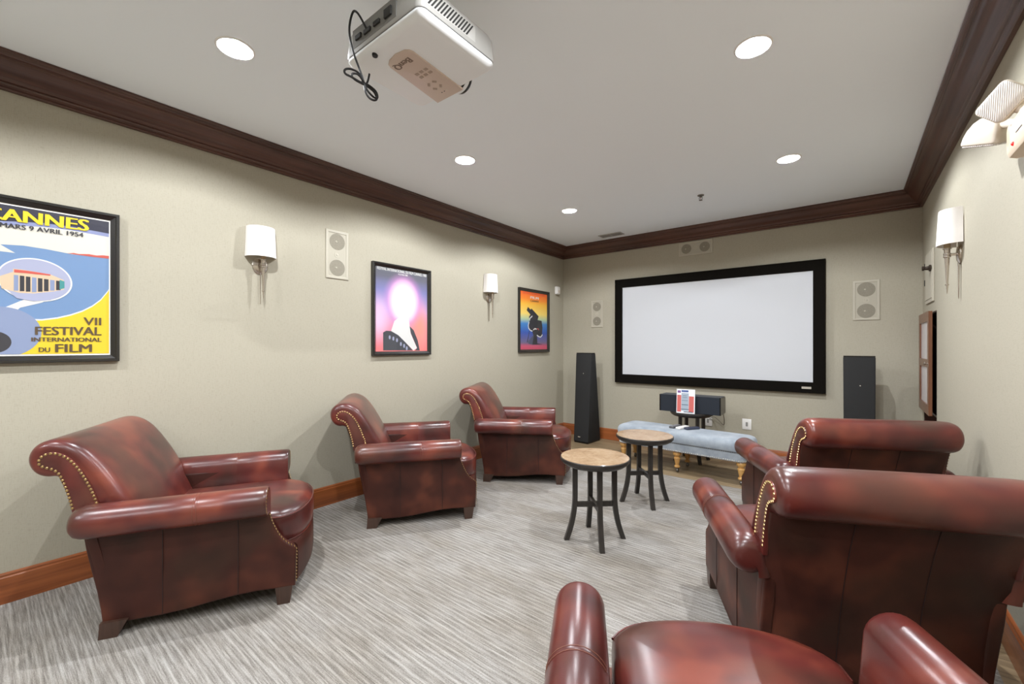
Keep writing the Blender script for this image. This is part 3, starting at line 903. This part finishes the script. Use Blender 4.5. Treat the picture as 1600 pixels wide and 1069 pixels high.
sc.location = (XL, 1.376, 2.022); sc['label'] = 'nickel wall lamp with white shade between the yellow poster and the wall speaker'
copy_thing(sc, (XL, 4.070, 2.012), 0, 'nickel wall lamp with white shade between the pink poster and the corner poster')
copy_thing(sc, (XR, 4.050, 2.010), PI, 'nickel wall lamp with white shade on the right wall, seen in profile')

# ================================================================== IN-WALL SPEAKERS
def wall_speaker(label, M, wd, ht):
    """face in local x (width) / z (height), room towards -y; M places it"""
    t = thing('wall_speaker', label, 'wall speaker', group='flush wall speakers')
    t.matrix_world = M
    rings = []; mb = MB()
    for ins, h in ((0, 0), (0, .006), (.003, .009), (.020, .009), (.024, .005), (.024, .0)):
        rings.append([Vector((-wd / 2 + ins, -h, -ht / 2 + ins)), Vector((wd / 2 - ins, -h, -ht / 2 + ins)), Vector((wd / 2 - ins, -h, ht / 2 - ins)), Vector((-wd / 2 + ins, -h, ht / 2 - ins))])
    mb.loft(rings, cap=False); mb.build('bezel', PAINTED, t, smooth=0)
    mb = MB(); mb.box(-wd / 2 + .023, wd / 2 - .023, -.0045, -.0005, -ht / 2 + .023, ht / 2 - .023); gr = mb.build('grille', GRILLE_L, t, smooth=0)
    tall = ht > wd; L = max(wd, ht); r = min(wd, ht) * .34
    for s_ in (-1, 1):
        cx, cz = (0, s_ * L * .27) if tall else (s_ * L * .27, 0)
        mb = MB(); mb.prism(circ(r, 36, cx, cz), lambda a, b, q: Vector((a, q, b)), -.0046, -.0060); d = mb.build('woofer', GRILLE_D, t, smooth=0)
        mb = MB(); mb.dome((cx - .01, -.0062, cz), (0, -1, 0), .010, .5); mb.build('dust_cap', GRILLE_L, d)
    mb = MB(); mb.lathe([(.026, 0), (.026, .0025), (.021, .0025), (.020, .001), (.012, .001), (.010, .003), (.0, .004)], 20, Matrix.Translation((0, -.0045, 0)) @ Matrix.Rotation(PI / 2, 4, 'X'))
    mb.build('tweeter', PAINTED, t)
    return t
ML = lambda y, z: Matrix.Translation((XL, y, z)) @ Matrix.Rotation(PI / 2, 4, 'Z')
MBk = lambda x, z: Matrix.Translation((x, YB, z))
wall_speaker('upright flush speaker on the left wall beside the pink poster', ML(2.014, 2.216), .214, .432)
wall_speaker('upright flush speaker left of the projection screen', MBk(-3.000, 1.884), .194, .405)
wall_speaker('upright flush speaker right of the projection screen', MBk(.152, 1.885), .222, .424)
wall_speaker('wide flush speaker above the projection screen under the crown moulding', MBk(-1.574, 2.690), .424, .186)

# ================================================================== PROJECTION SCREEN
t = thing('projection_screen', 'wide white projection screen in a black velvet frame on the end wall', 'screen', (-1.441, YB, 1.616))
def yrect(x0, x1, z0, z1, y): return [Vector((x0, y, z0)), Vector((x1, y, z0)), Vector((x1, y, z1)), Vector((x0, y, z1))]
X0, X1, Z0, Z1 = -1.246, 1.246, -.750, .750
mb = MB(); mb.loft([yrect(X0, X1, Z0, Z1, -.006), yrect(X0, X1, Z0, Z1, -.050), yrect(X0 + .005, X1 - .005, Z0 + .005, Z1 - .005, -.055),
                    yrect(X0 + .110, X1 - .110, Z0 + .118, Z1 - .118, -.050), yrect(X0 + .114, X1 - .114, Z0 + .122, Z1 - .122, -.036)], cap=False)
mb.build('screen_frame', VELVET, t, smooth=0)
mb = MB(); mb.box(X0 + .09, X1 - .09, -.036, -.030, Z0 + .10, Z1 - .10); mb.build('screen_surface', SCREEN, t, smooth=0)
mb = MB(); mb.bbox(X1 - .218, X1 - .128, -.0565, -.053, Z0 + .046, Z0 + .071, .0008, 1); mb.build('logo_plate', SILVER, t, smooth=0)

# ================================================================== TOWER SPEAKERS
def make_tower():
    t = thing('tower_speaker', '', 'speaker', group='black tower speakers')
    rings = []
    for k, e in ((0.014, .006), (.022, 0), (.5, 0), (.985, 0), (.993, .004)):
        z = 1.298 * k; wd = .240 + .014 * k; y0 = -.178 + k * .079; y1 = .178 - k * .158
        rings.append([Vector((x, y, z)) for x, y in rrect(-wd / 2 + e, wd / 2 - e, y0 + e, y1 - e, .010, 3)])
    mb = MB(); mb.loft(rings); b = mb.build('cabinet', CLOTH_BLACK, t, smooth=30)
    mb = MB()
    r = []
    for z, e in ((1.289, .001), (1.297, .001), (1.298, .004)):
        r.append([Vector((x, y, z)) for x, y in rrect(-.127 + e, .127 - e, -.099 + e, .020 - e, .010, 3)])
    mb.loft(r); mb.build('top_cap', GLOSS_BLACK, t, smooth=30)
    mb = MB(); mb.box(-.112, .112, -.168, .168, 0, .020); mb.build('base', GLOSS_BLACK, t, smooth=0)
    mb = MB(); mb.bbox(-.048, -.010, -.1775, -.172, .082, .094, .0008, 1); mb.build('badge', SILVER, t, smooth=0)
    mb = MB(); mb.dome((.008, -.1175, 1.0), (0, -1, .06), .006, .5); mb.build('power_light', SILVER, t)
    return t
tw = make_tower()
tw.location = (-3.0, 5.567, 0); tw.rotation_euler = (0, 0, math.radians(-3.2)); tw['label'] = 'tall black tapered tower speaker in the left corner beside the screen'
copy_thing(tw, (.088, 5.600, 0), 0, 'black tower speaker right of the screen behind the far right armchair')

# ================================================================== ROUND SIDE TABLES
def make_table(top_mat, inlay=True):
    t = thing('side_table', '', 'side table', group='round tables on four curved legs')
    mb = MB(); mb.lathe([(.0, .540), (.150, .540), (.212, .546), (.226, .556), (.236, .562), (.240, .570), (.247, .574), (.249, .584), (.247, .594), (.243, .598), (.0, .598)], 64)
    tp = mb.build('tabletop', ESPRESSO, t, smooth=30)
    if inlay:
        mb = MB(); mb.lathe([(.0, .596), (.2425, .596), (.2425, .5985), (.241, .600), (.0, .600)], 64); mb.build('inlay', top_mat, tp, smooth=30)
    for k in range(4):
        a = math.radians(41 + 90 * k); d = Vector((math.cos(a), math.sin(a), 0)); n = Vector((-d.y, d.x, 0))
        rings = []
        for i in range(15):
            z = .545 * (1 - i / 14)
            q = max(0, (.33 - z) / .33)
            r = .142 + .002 * (1 - q) + .066 * q ** 2.0
            tilt = Vector((0, 0, 0))
            slope = -2 * .066 * q / .33
            un = Vector((d.x, d.y, 0)); th = .0165
            up = Vector((d.x * -slope, d.y * -slope, -1)).normalized(); out = (un + Vector((0, 0, 1)) * (-slope) * .8).normalized() if 0 < i < 14 else un
            c = d * r + Vector((0, 0, z))
            rings.append([c + out * th + n * .0165, c - out * th + n * .0165, c - out * th - n * .0165, c + out * th - n * .0165])
        mb = MB(); mb.loft(rings); mb.build('leg', ESPRESSO, t, smooth=25)
    for k in range(2):
        a = math.radians(41 + 90 * k); Mr = Matrix.Rotation(a, 4, 'Z')
        mb = MB(); mb.bbox(-.130, .130, -.011, .011, .236 + .0005 * k, .272 - .0005 * k, .002, 1, Mr); mb.build('stretcher', ESPRESSO, t, smooth=0)
    return t
tb = make_table(STONE)
tb.location = (-1.440, 2.786, 0); tb['label'] = 'round tan topped side table nearest the viewer, in the middle of the carpet'
copy_thing(tb, (-1.438, 3.740, 0), 0, 'round tan topped side table in front of the blue bench')
tb3 = make_table(None, False)
tb3.location = (-1.500, 5.442, 0); tb3['label'] = 'dark topped round table behind the bench, carrying the centre speaker'

# ================================================================== CENTRE SPEAKER, FLYER
t = thing('center_speaker', 'long black centre channel speaker on the dark round table under the screen', 'speaker', (-1.487, 5.405, .5985))
mb = MB(); mb.loft([[Vector((x, -.110, z)) for x, z in rrect(-.347, .347, 0.0, .200, .006, 3)], [Vector((x, .14, z)) for x, z in rrect(-.343, .343, .0, .192, .006, 3)]]); mb.build('cabinet', GREY_SIDE, t, smooth=25)
mb = MB(); mb.loft([[Vector((x, -.110, z)) for x, z in rrect(-.349, .349, .0, .203, .006, 3)], [Vector((x, -.128, z)) for x, z in rrect(-.349, .349, .0, .203, .006, 3)], [Vector((x, -.130, z)) for x, z in rrect(-.346, .346, .003, .200, .006, 3)]])
gl = mb.build('grille', CLOTH_BLUE, t, smooth=25)
mb = MB(); mb.box(-.344, .344, -.108, .10, .1995, .2025); mb.build('top_panel', mat('dark_satin_top', rgb(66, 68, 70), 0.45), t, smooth=0)
for s_ in (-1, 1):
    mb = MB(); mb.box(min(s_ * .336, s_ * .3495), max(s_ * .336, s_ * .3495), -.1315, -.109, .0, .203); mb.build('end_trim', GLOSS_BLACK, t, smooth=0)

ACRYL = mat('clear_acrylic', rgb(236, 240, 242), 0.08, spec=0.7)
t = thing('sign_holder', 'red, white and blue flyer in a clear stand leaning before the centre speaker', 'flyer', (-1.508, 5.212, .5985), math.radians(4))
Mt = Matrix.Rotation(math.radians(-5), 4, 'X')
mb = MB(); mb.bbox(-.103, .103, -.003, .003, .0, .285, .001, 1, Mt); mb.build('stand', ACRYL, t, smooth=0)
mb = MB(); mb.box(-.098, .098, -.0040, -.0031, .006, .279, Mt); ps = mb.build('flyer_sheet', mat('flyer_paper', rgb(236, 238, 242), 0.4), t, smooth=0)
def strip(name, x0, x1, z0, z1, m, k=1):
    mb = MB(); mb.box(x0, x1, -.0040 - .0004 * k, -.0038, z0, z1, Mt); mb.build(name, m, ps, smooth=0)
F_RED = ink('flyer_red', 222, 112, 104); F_BLUE = ink('flyer_blue', 92, 112, 168); F_GREY = ink('flyer_grey', 176, 190, 204); F_DK = ink('flyer_dark', 70, 90, 108); F_PUR = ink('flyer_purple', 140, 96, 160)
strip('side_block', -.096, -.050, .016, .215, F_RED); strip('side_block', .036, .092, .016, .205, F_RED)
strip('centre_block', -.048, .034, .030, .240, F_GREY)
strip('header_block', -.092, -.056, .240, .268, F_PUR); strip('header_block', -.048, .030, .250, .274, F_BLUE)
for i, z in enumerate((.045, .098, .150, .185, .205)):
    strip('print_line', -.050 + .004 * i, .036 - .006 * i, z, z + (.007 if i < 2 else .004), F_DK, 2)
strip('print_line', -.02, .08, .014, .024, F_DK, 2)

# ================================================================== BENCH AND REMOTES
BR = math.radians(-4.6)
t = thing('bench', 'long pale blue velvet bench with nail trim and turned honey legs under the screen', 'bench', (-1.470, 4.965, 0), BR)
L2, D2 = .715, .232
mb = MB(); rings = []
for z, e in ((.335, .012), (.338, .004), (.350, .0), (.395, -.004), (.422, .002), (.440, .014), (.452, .034), (.459, .070), (.462, .120), (.463, .170)):
    rings.append([Vector((x, y, z)) for x, y in rrect(-L2 + e, L2 - e, -D2 + e, D2 - e, max(.05, .085 - e * .2) if e < .1 else .06, 6)])
mb.loft(rings); mb.build('cushion', VELVET_BLUE, t, smooth=60)
mb = MB(); rings = []
for z, e in ((.238, .030), (.240, .022), (.300, .020), (.336, .016)):
    rings.append([Vector((x, y, z)) for x, y in rrect(-L2 + e, L2 - e, -D2 + e, D2 - e, .06, 6)])
mb.loft(rings); ap = mb.build('apron', VELVET_BLUE, t, smooth=40)
for z, m, sp_, e in ((.335, DULL_NAIL, .021, .0135), (.249, PALE_NAIL, .021, .0205)):
    loop = [Vector((x, y)) for x, y in rrect(-L2 + e, L2 - e, -D2 + e, D2 - e, .06, 6)]; loop.append(loop[0])
    nb = MB()
    for p in resample(loop, sp_):
        o = Vector((p.x / L2 if abs(p.x) > L2 - .1 else 0, p.y / D2 if abs(p.y) > D2 - .1 else 0, 0))
        nb.dome((p.x, p.y, z), o if o.length else (0, -1, 0), .0075)
    nb.build('nailhead_trim', m, ap)
for x in (-.650, 0, .645):
    for y in (-.150, .150):
        M_ = Matrix.Translation((x, y, 0))
        mb = MB(); mb.lathe([(.012, .052), (.024, .055), (.030, .062), (.031, .070), (.025, .078), (.019, .084), (.022, .100), (.031, .140), (.036, .160), (.030, .170), (.022, .174), (.028, .184), (.042, .198), (.046, .214), (.040, .232), (.034, .238), (.0, .239)], 24, M_)
        lg = mb.build('leg', HONEY, t)
        mb = MB(); mb.lathe([(.0, -.011), (.019, -.011), (.022, -.006), (.022, .006), (.019, .011), (.0, .011)], 20, M_ @ Matrix.Translation((0, .008, .022)) @ Matrix.Rotation(PI / 2, 4, 'Y')); 
        cs = mb.build('caster', DULL_NAIL, lg)
        mb = MB(); mb.lathe([(.0, .034), (.009, .036), (.011, .046), (.012, .054), (.0, .054)], 12, M_); mb.build('caster_stem', DULL_NAIL, lg)
def remote(label, cat, px, py, rz, L, W, m, keys):
    t = thing('remote_control', label, cat, (px, py, .4625), rz, 'remote controls on the bench')
    mb = MB(); mb.bbox(-W / 2, W / 2, -L / 2, L / 2, 0, .026, .008, 3); b = mb.build('body', m, t)
    for i in range(5):
        for j in range(3):
            mb = MB(); mb.bbox(-W * .3 + j * W * .3 - .004, -W * .3 + j * W * .3 + .004, -L * .32 + i * L * .15 - .003, -L * .32 + i * L * .15 + .003, .0255, .0275, .0006, 1)
            mb.build('key', keys, t, smooth=0)
    return t
RM_G = mat('grey_remote_plastic', rgb(88, 88, 90), 0.4); RM_K = mat('dark_keys', rgb(36, 37, 42), 0.5); RM_B = mat('navy_remote_plastic', rgb(58, 64, 82), 0.4); RM_L = mat('light_keys', rgb(190, 190, 192), 0.5)
remote('dark grey remote control on the bench, left of the white one', 'remote control', -1.556, 4.985, math.radians(-10), .185, .058, RM_G, RM_L)
remote('white remote control on the blue bench', 'remote control', -1.470, 4.965, math.radians(-14), .195, .058, WHITE, RM_L)
remote('dark blue remote control on the bench, right of the white one', 'remote control', -1.372, 4.985, math.radians(-34), .175, .060, RM_B, RM_K)

# ================================================================== SMALL WALL AND CEILING FITTINGS
def outlet(label, x, z, tw_=.100, th_=.132):
    t = thing('wall_outlet', label, 'outlet', (x, YB, z), group='white outlet plates')
    mb = MB(); mb.bbox(-tw_ / 2, tw_ / 2, -.007, 0, -th_ / 2, th_ / 2, .003, 2); p = mb.build('cover_plate', WHITE, t)
    mb = MB(); mb.bbox(-.012, .012, -.0085, -.006, -.026, .026, .001, 1); mb.build('socket', mat('outlet_socket', rgb(150, 148, 144), 0.4), p, smooth=0)
outlet('white wall plate right of the bench, on the wall below the screen', -.974, .436)
outlet('white wall plate half hidden behind the legs of the dark round table', -1.420, .430)

t = thing('motion_sensor', 'small white motion sensor on the left wall beside the corner', 'sensor', (XL, 5.67, 2.268))
mb = MB(); mb.loft([[Vector((x, y, z)) for y, z in rrect(-.048 + e, .048 - e, -.062 + e, .062 - e, .014, 4)] for x, e in ((0, .006), (.004, 0), (.030, 0), (.046, .008), (.050, .018))]); mb.build('housing', WHITE, t, smooth=40)
mb = MB(); mb.bbox(.047, .053, -.030, .030, -.040, .002, .006, 2); mb.build('sensor_window', CREAM, t)

t = thing('air_vent', 'grey metal air vent in the ceiling near the screen wall', 'air vent', (-2.60, 5.52, H))
mb = MB(); 
for x0, x1, y0, y1 in ((-.165, .165, -.075, -.058), (-.165, .165, .058, .075), (-.165, -.148, -.058, .058), (.148, .165, -.058, .058), (-.008, .008, -.058, .058)): mb.box(x0, x1, y0, y1, -.008, -.0005)
vf = mb.build('vent_frame', mat('vent_grey', rgb(176, 174, 170), 0.5), t, smooth=0)
mb = MB(); mb.box(-.15, .15, -.06, .06, -.0015, -.0005); mb.build('vent_opening', mat('vent_dark', rgb(92, 90, 88), 0.7), t, smooth=0)
for i in range(9):
    mb = MB(); y = -.05 + i * .0125
    mb.box(-.148, .148, y - .0028, y + .0028, -.0065, -.003); mb.build('slat', mat('vent_slat', rgb(150, 148, 146), 0.5) if i == 0 else bpy.data.materials['vent_slat'], t, smooth=0)

t = thing('sprinkler', 'small metal fire sprinkler hanging from the ceiling before the screen', 'sprinkler', (-1.192, 4.646, H))
SPM = mat('dull_brass_sprinkler', rgb(120, 116, 108), 0.4, 0.8)
mb = MB(); mb.lathe([(.0, -.001), (.032, -.001), (.030, -.008), (.012, -.010), (.011, -.022), (.0, -.022)], 24); mb.build('escutcheon', SPM, t)
for s_ in (-1, 1):
    mb = MB(); mb.tube([(s_ * .010, 0, -.020), (s_ * .016, 0, -.034), (s_ * .010, 0, -.048), (s_ * .003, 0, -.052)], .0028, 6); mb.build('frame_arm', SPM, t)
mb = MB(); mb.tube([(0, 0, -.02), (0, 0, -.05)], .003, 8); mb.build('glass_bulb', mat('sprinkler_bulb', rgb(190, 120, 100), 0.2), t)
mb = MB(); mb.lathe([(.0, -.050), (.018, -.052), (.018, -.054), (.0, -.055)], 20); mb.build('deflector', SPM, t)

# ---- recessed equipment cabinet in the right wall, its door ajar
t = thing('wall_cabinet', 'dark wooden recessed cabinet in the right wall with a two pane door ajar', 'cabinet', (XR, NY1, NZ0))
D_ = .40; YL = NY1 - NY0; ZH = NZ1 - NZ0
mb = MB(); e = .012
mb.box(.002, D_, -YL + .001, -YL + e, .001, ZH - .001); mb.box(.002, D_, -e, -.001, .001, ZH - .001); mb.box(.002, D_, -YL + e, -e, .001, e); mb.box(.002, D_, -YL + e, -e, ZH - e, ZH - .001); mb.box(D_ - e, D_, -YL + e, -e, e, ZH - e)
mb.build('cabinet_box', CAB_DARK, t, smooth=0)
mb = MB(); mb.box(.03, D_ - e, -YL + e, -e, .36, .38); mb.build('shelf', CAB_DARK, t, smooth=0)
Dr = Matrix.Translation((-.012, -.004, .395)) @ Matrix.Rotation(math.radians(-0.5), 4, 'Z')
DW, DH, DT = .700, .905, .024
st = .085
mb = MB()
for y0, y1, z0, z1 in ((-DW, -DW + st, 0, DH), (-st, 0, 0, DH), (-DW + st, -st, 0, st), (-DW + st, -st, DH - st, DH), (-DW + st, -st, .415, .485)):
    mb.box(-DT, 0, y0, y1, z0, z1, Dr)
dr = mb.build('door', CAB_WOOD, t, smooth=0)
PANE = mat('pale_door_pane', rgb(214, 208, 212), 0.25, coat=0.3)
for z0, z1 in ((st, .415), (.485, DH - st)):
    mb = MB(); mb.box(-.014, -.010, -DW + st - .004, -st + .004, z0 - .004, z1 + .004, Dr); mb.build('pane', PANE, dr, smooth=0)
mb = MB(); mb.lathe([(.006, 0), (.006, .012), (.013, .016), (.014, .022), (.009, .027), (0, .028)], 16, Dr @ Matrix.Translation((-DT, -DW + st * .5, .45)) @ Matrix.Rotation(-PI / 2, 4, 'Y')); mb.build('knob', NICKEL, dr)

t = thing('electrical_panel', 'painted electrical panel door on the right wall above the wooden cabinet', 'electrical panel', (XR, 5.36, 2.020))
mb = MB(); mb.bbox(-.012, 0, -.225, .225, -.232, .232, .003, 1); mb.build('cover', PAINTED, t, smooth=0)
mb = MB(); mb.bbox(-.016, -.011, -.190, .200, -.200, .205, .002, 1); pd = mb.build('panel_door', PAINTED, t, smooth=0)
for z in (-.03, .125):
    mb = MB(); mb.bbox(-.021, -.012, .196, .212, z - .028, z + .028, .002, 1); mb.build('hinge', RUBBER, t, smooth=0)
mb = MB(); mb.lathe([(.030, 0), (.030, .012), (.018, .016), (.014, .040), (.020, .046), (.020, .058), (0, .060)], 16, Matrix.Translation((-.016, -.165, .062)) @ Matrix.Rotation(-PI / 2, 4, 'Y')); mb.build('latch', mat('bronze_latch', rgb(58, 48, 40), 0.4, 0.3), pd)

# ---- emergency light with two heads, right edge of the picture
t = thing('emergency_light', 'cream twin head emergency light on the right wall at the right edge of the photo', 'emergency light', (XR, 2.40, 2.215))
mb = MB(); mb.loft([[Vector((x, y, z)) for y, z in rrect(-.19 + e, .19 - e, -.07 + e, .075 - e, .025, 4)] for x, e in ((0, 0), (-.060, 0), (-.080, .006), (-.086, .016))]); mb.build('housing', TAN_PL, t, smooth=40)
mb = MB(); mb.dome((-.0855, .085, -.035), (-1, 0, 0), .0085, .9); mb.build('indicator_light', RED_LED, t)
mb = MB(); mb.bbox(-.088, -.083, -.02, .05, -.006, -.003, .0006, 1); mb.build('label_slot', RUBBER, t, smooth=0)
def head(pos, aim, roll, sz, dp):
    q = Vector(aim).normalized().to_track_quat('Z', 'Y').to_matrix().to_4x4()
    M_ = Matrix.Translation(pos) @ q @ Matrix.Rotation(roll, 4, 'Z')
    mb = MB(); rings = []
    for z, k in ((-.080, .25), (-.076, .45), (-.062, .68), (-.040, .86), (-.015, .97), (.006, 1.0), (.012, 1.0), (.014, .97)):
        rings.append([M_ @ Vector((x * k, y * k, z * dp / .08 if z < 0 else z)) for x, y in rrect(-sz, sz, -sz * .8, sz * .8, .020, 4)])
    mb.loft(rings); h = mb.build('lamp_head', CREAM, t, smooth=50)
    mb = MB(); mb.loft([[M_ @ Vector((x * k, y * k, z)) for x, y in rrect(-sz, sz, -sz * .8, sz * .8, .018, 4)] for z, k in ((.012, .93), (.020, .93), (.024, .86), (.026, .5))]); mb.build('lens', LENS, h, smooth=40)
    mb = MB(); mb.tube([M_ @ Vector((x, sz * .80 * .93, -.022 + .0 * x)) for x in (-sz * .6, -sz * .2, sz * .2, sz * .6)], .0022, 6); mb.build('vent_slot', RUBBER, h)
    return h
head((-.112, .325, .080), (-.10, .42, -1.0), 0.95, .068, .092)
head((-.108, .100, .142), (-.50, -.95, -.25), 0.75, .066, .080)
for a, b in (((-.045, .15, .06), (-.085, .30, .130)), ((-.045, .05, .06), (-.075, .13, .125))):
    mb = MB(); mb.tube([a, Vector(a).lerp(Vector(b), .5), b], .018, 12); mb.build('swivel_neck', CREAM, t)

# ================================================================== PROJECTOR
t = thing('projector', 'white and grey ceiling mounted projector with champagne control panel', 'projector', (-1.410, 1.160, H))
proj = t
px0, px1, py0, py1 = -.250, .235, -.195, .215
zb, zt = -.388, -.240
mb = MB()
def prings(lv):
    return [[Vector((x, y, z)) for x, y in rrect(px0 + e, px1 - e, py0 + e, py1 - e, r, 5)] for z, e, r in lv]
mb.loft(prings(((zb, .035, .03), (zb + .004, .018, .03), (zb + .014, .006, .03), (zb + .024, .001, .03), (zb + .030, .002, .03)))); lo_ = mb.build('lower_shell', PROJ_W, t, smooth=40)
mb = MB(); mb.loft(prings(((zb + .028, .006, .028), (zb + .036, .006, .028)))); mb.build('shell_gap', RUBBER, t, smooth=0)
mb = MB(); mb.loft(prings(((zb + .034, .001, .03), (zb + .040, -.001, .03), (zt - .03, .004, .03), (zt - .008, .014, .03), (zt, .035, .03)))); us = mb.build('upper_shell', PROJ_G, t, smooth=40)
# champagne strip along the underside
mb = MB()
strip_pts = [(-.130, .212), (.040, .212), (.060, -.085), (.055, -.100), (.040, -.112), (-.010, -.120), (-.060, -.112), (-.082, -.100), (-.090, -.085)]
mb.prism(strip_pts, lambda a, b, q: Vector((a, b, q)), zb - .006, zb + .004, .002, 2)
cp = mb.build('control_panel', PROJ_T, t, smooth=30)
mb = MB()
add_text(mb, 'BenQ', lambda a, b: Vector((.022 - .100 * a, -.088 + .036 * b, zb - .0064)), .08, (0, 0, -1))
mb.build('lettering', PROJ_TXT, cp, smooth=0)
BTN = mat('panel_button', rgb(170, 150, 134), 0.35, 0.2)
for i in range(3):
    for j in range(2):
        mb = MB(); mb.bbox(-.045 + i * .028, -.027 + i * .028, .005 + j * .024, .019 + j * .024, zb - .0078, zb - .005, .001, 1); mb.build('button', BTN, cp, smooth=0)
for k in range(4):
    a = PI / 4 + k * PI / 2
    mb = MB(); mb.bbox(-.010, .010, -.006, .006, zb - .0078, zb - .005, .001, 1, Matrix.Translation((-.035 + .026 * math.cos(a), .110 + .026 * math.sin(a), 0)) @ Matrix.Rotation(a + PI / 2, 4, 'Z')); mb.build('button', BTN, cp, smooth=0)
for k in range(3):
    mb = MB(); mb.bbox(-.052 + k * .016, -.046 + k * .016, .164, .168, zb - .0072, zb - .005, .0004, 1); mb.build('status_light', DARK if k < 2 else SILVER, cp, smooth=0)
# lens at the front
Ml = Matrix.Translation((.005, .200, zb + .062)) @ Matrix.Rotation(-PI / 2, 4, 'X')
mb = MB(); mb.lathe([(.058, -.01), (.058, .040), (.054, .052), (.050, .056), (.044, .054), (.042, .02), (.0, .015)], 40, Ml); le = mb.build('lens', GLOSS_BLACK, t)
mb = MB(); mb.lathe([(.0585, .018), (.0605, .020), (.0605, .034), (.0585, .036)], 40, Ml, cap=False); mb.build('focus_ring', PROJ_W, le)
# side vent
mb = MB(); mb.box(px1 - .0015, px1 + .0008, -.168, .085, zb + .050, zt - .035); vg = mb.build('vent_grille', mat('vent_panel_grey', rgb(176, 174, 170), 0.5), t, smooth=0)
for i in range(14):
    y = -.158 + i * .0148
    mb = MB(); mb.prism([(y - .0040, zb + .055), (y + .0036, zb + .055), (y + .0396, zt - .040), (y + .0320, zt - .040)], lambda a, b, q: Vector((q, a, b)), px1 + .0004, px1 + .0018); mb.build('vent_slot', DARK, vg, smooth=0)
# rear connector bay
mb = MB(); mb.box(-.190, .100, py0 - .0012, py0 + .002, zb + .052, zt - .020); rb = mb.build('connector_bay', mat('connector_bay_grey', rgb(118, 117, 114), 0.5), t, smooth=0)
for x0, x1, z0, z1 in ((-.165, -.125, zb + .075, zb + .095), (-.105, -.060, zb + .072, zb + .090), (-.040, .0, zb + .074, zb + .092), (.03, .075, zb + .070, zb + .105)):
    mb = MB(); mb.bbox(x0, x1, py0 - .008, py0, z0, z1, .002, 1); mb.build('port', DARK, rb, smooth=0)
mb = MB(); mb.lathe([(.0, 0), (.011, 0), (.012, -.012), (.010, -.018), (.0, -.018)], 16, Matrix.Translation((-.08, -.165, zb + .012))); mb.build('adjuster_foot', RUBBER, t)
# mount
mb = MB(); mb.lathe([(.0, -.001), (.075, -.001), (.075, -.008), (.030, -.012), (.024, -.02), (.024, zt + .03), (.0, zt + .03)], 28); mb.build('ceiling_mount', PROJ_G, t, smooth=30)
mb = MB(); mb.bbox(-.10, .10, -.09, .09, zt - .001, zt + .030, .006, 2); mb.build('mount_bracket', PROJ_G, t)

cable_xz = [(-1.495, 0.962, 2.652), (-1.505, 0.935, 2.700), (-1.530, 0.930, 2.728), (-1.548, 0.930, 2.726), (-1.556, 0.925, 2.692), (-1.554, 0.92, 2.657), (-1.552, 0.923, 2.618), (-1.551, 0.938, 2.569), (-1.56, 0.965, 2.535), (-1.558, 0.981, 2.501), (-1.557, 0.989, 2.476), (-1.556, 0.994, 2.443), (-1.554, 1.011, 2.424), (-1.552, 1.037, 2.425), (-1.551, 1.051, 2.444), (-1.56, 1.048, 2.473), (-1.558, 1.023, 2.479), (-1.557, 0.998, 2.48), (-1.556, 0.968, 2.472), (-1.554, 0.93, 2.474), (-1.552, 0.899, 2.47), (-1.551, 0.898, 2.487), (-1.56, 0.931, 2.51), (-1.558, 0.969, 2.511), (-1.557, 0.983, 2.481), (-1.556, 1.0, 2.456), (-1.554, 1.026, 2.439), (-1.552, 1.043, 2.438), (-1.551, 1.036, 2.459), (-1.56, 1.012, 2.474), (-1.558, 0.981, 2.472), (-1.557, 0.948, 2.471), (-1.555, 0.93, 2.477), (-1.554, 0.935, 2.491), (-1.552, 0.96, 2.499), (-1.551, 0.979, 2.482), (-1.56, 0.994, 2.474), (-1.558, 1.006, 2.492), (-1.557, 1.013, 2.528)]
mb = MB(); mb.tube(smooth_path([Vector(p) - Vector((-1.410, 1.160, H)) for p in cable_xz], 2), .0042, 8)
cb = mb.build('cable', RUBBER, proj); cb['label'] = 'black cable hanging in a loose loop from the back of the projector'
mb = MB(); mb.tube(smooth_path([(-1.25, 5.545, .70), (-1.21, 5.60, .66), (-1.18, 5.66, .52), (-1.20, 5.75, .40), (-1.27, 5.80, .46), (-1.34, 5.84, .50), (-1.40, 5.865, .46)], 2), .004, 8)
tag(mb.build('speaker_cable', mat('grey_cable', rgb(110, 104, 92), 0.5)), 'thin grey cable looping from the centre speaker to the wall plate', 'cable')
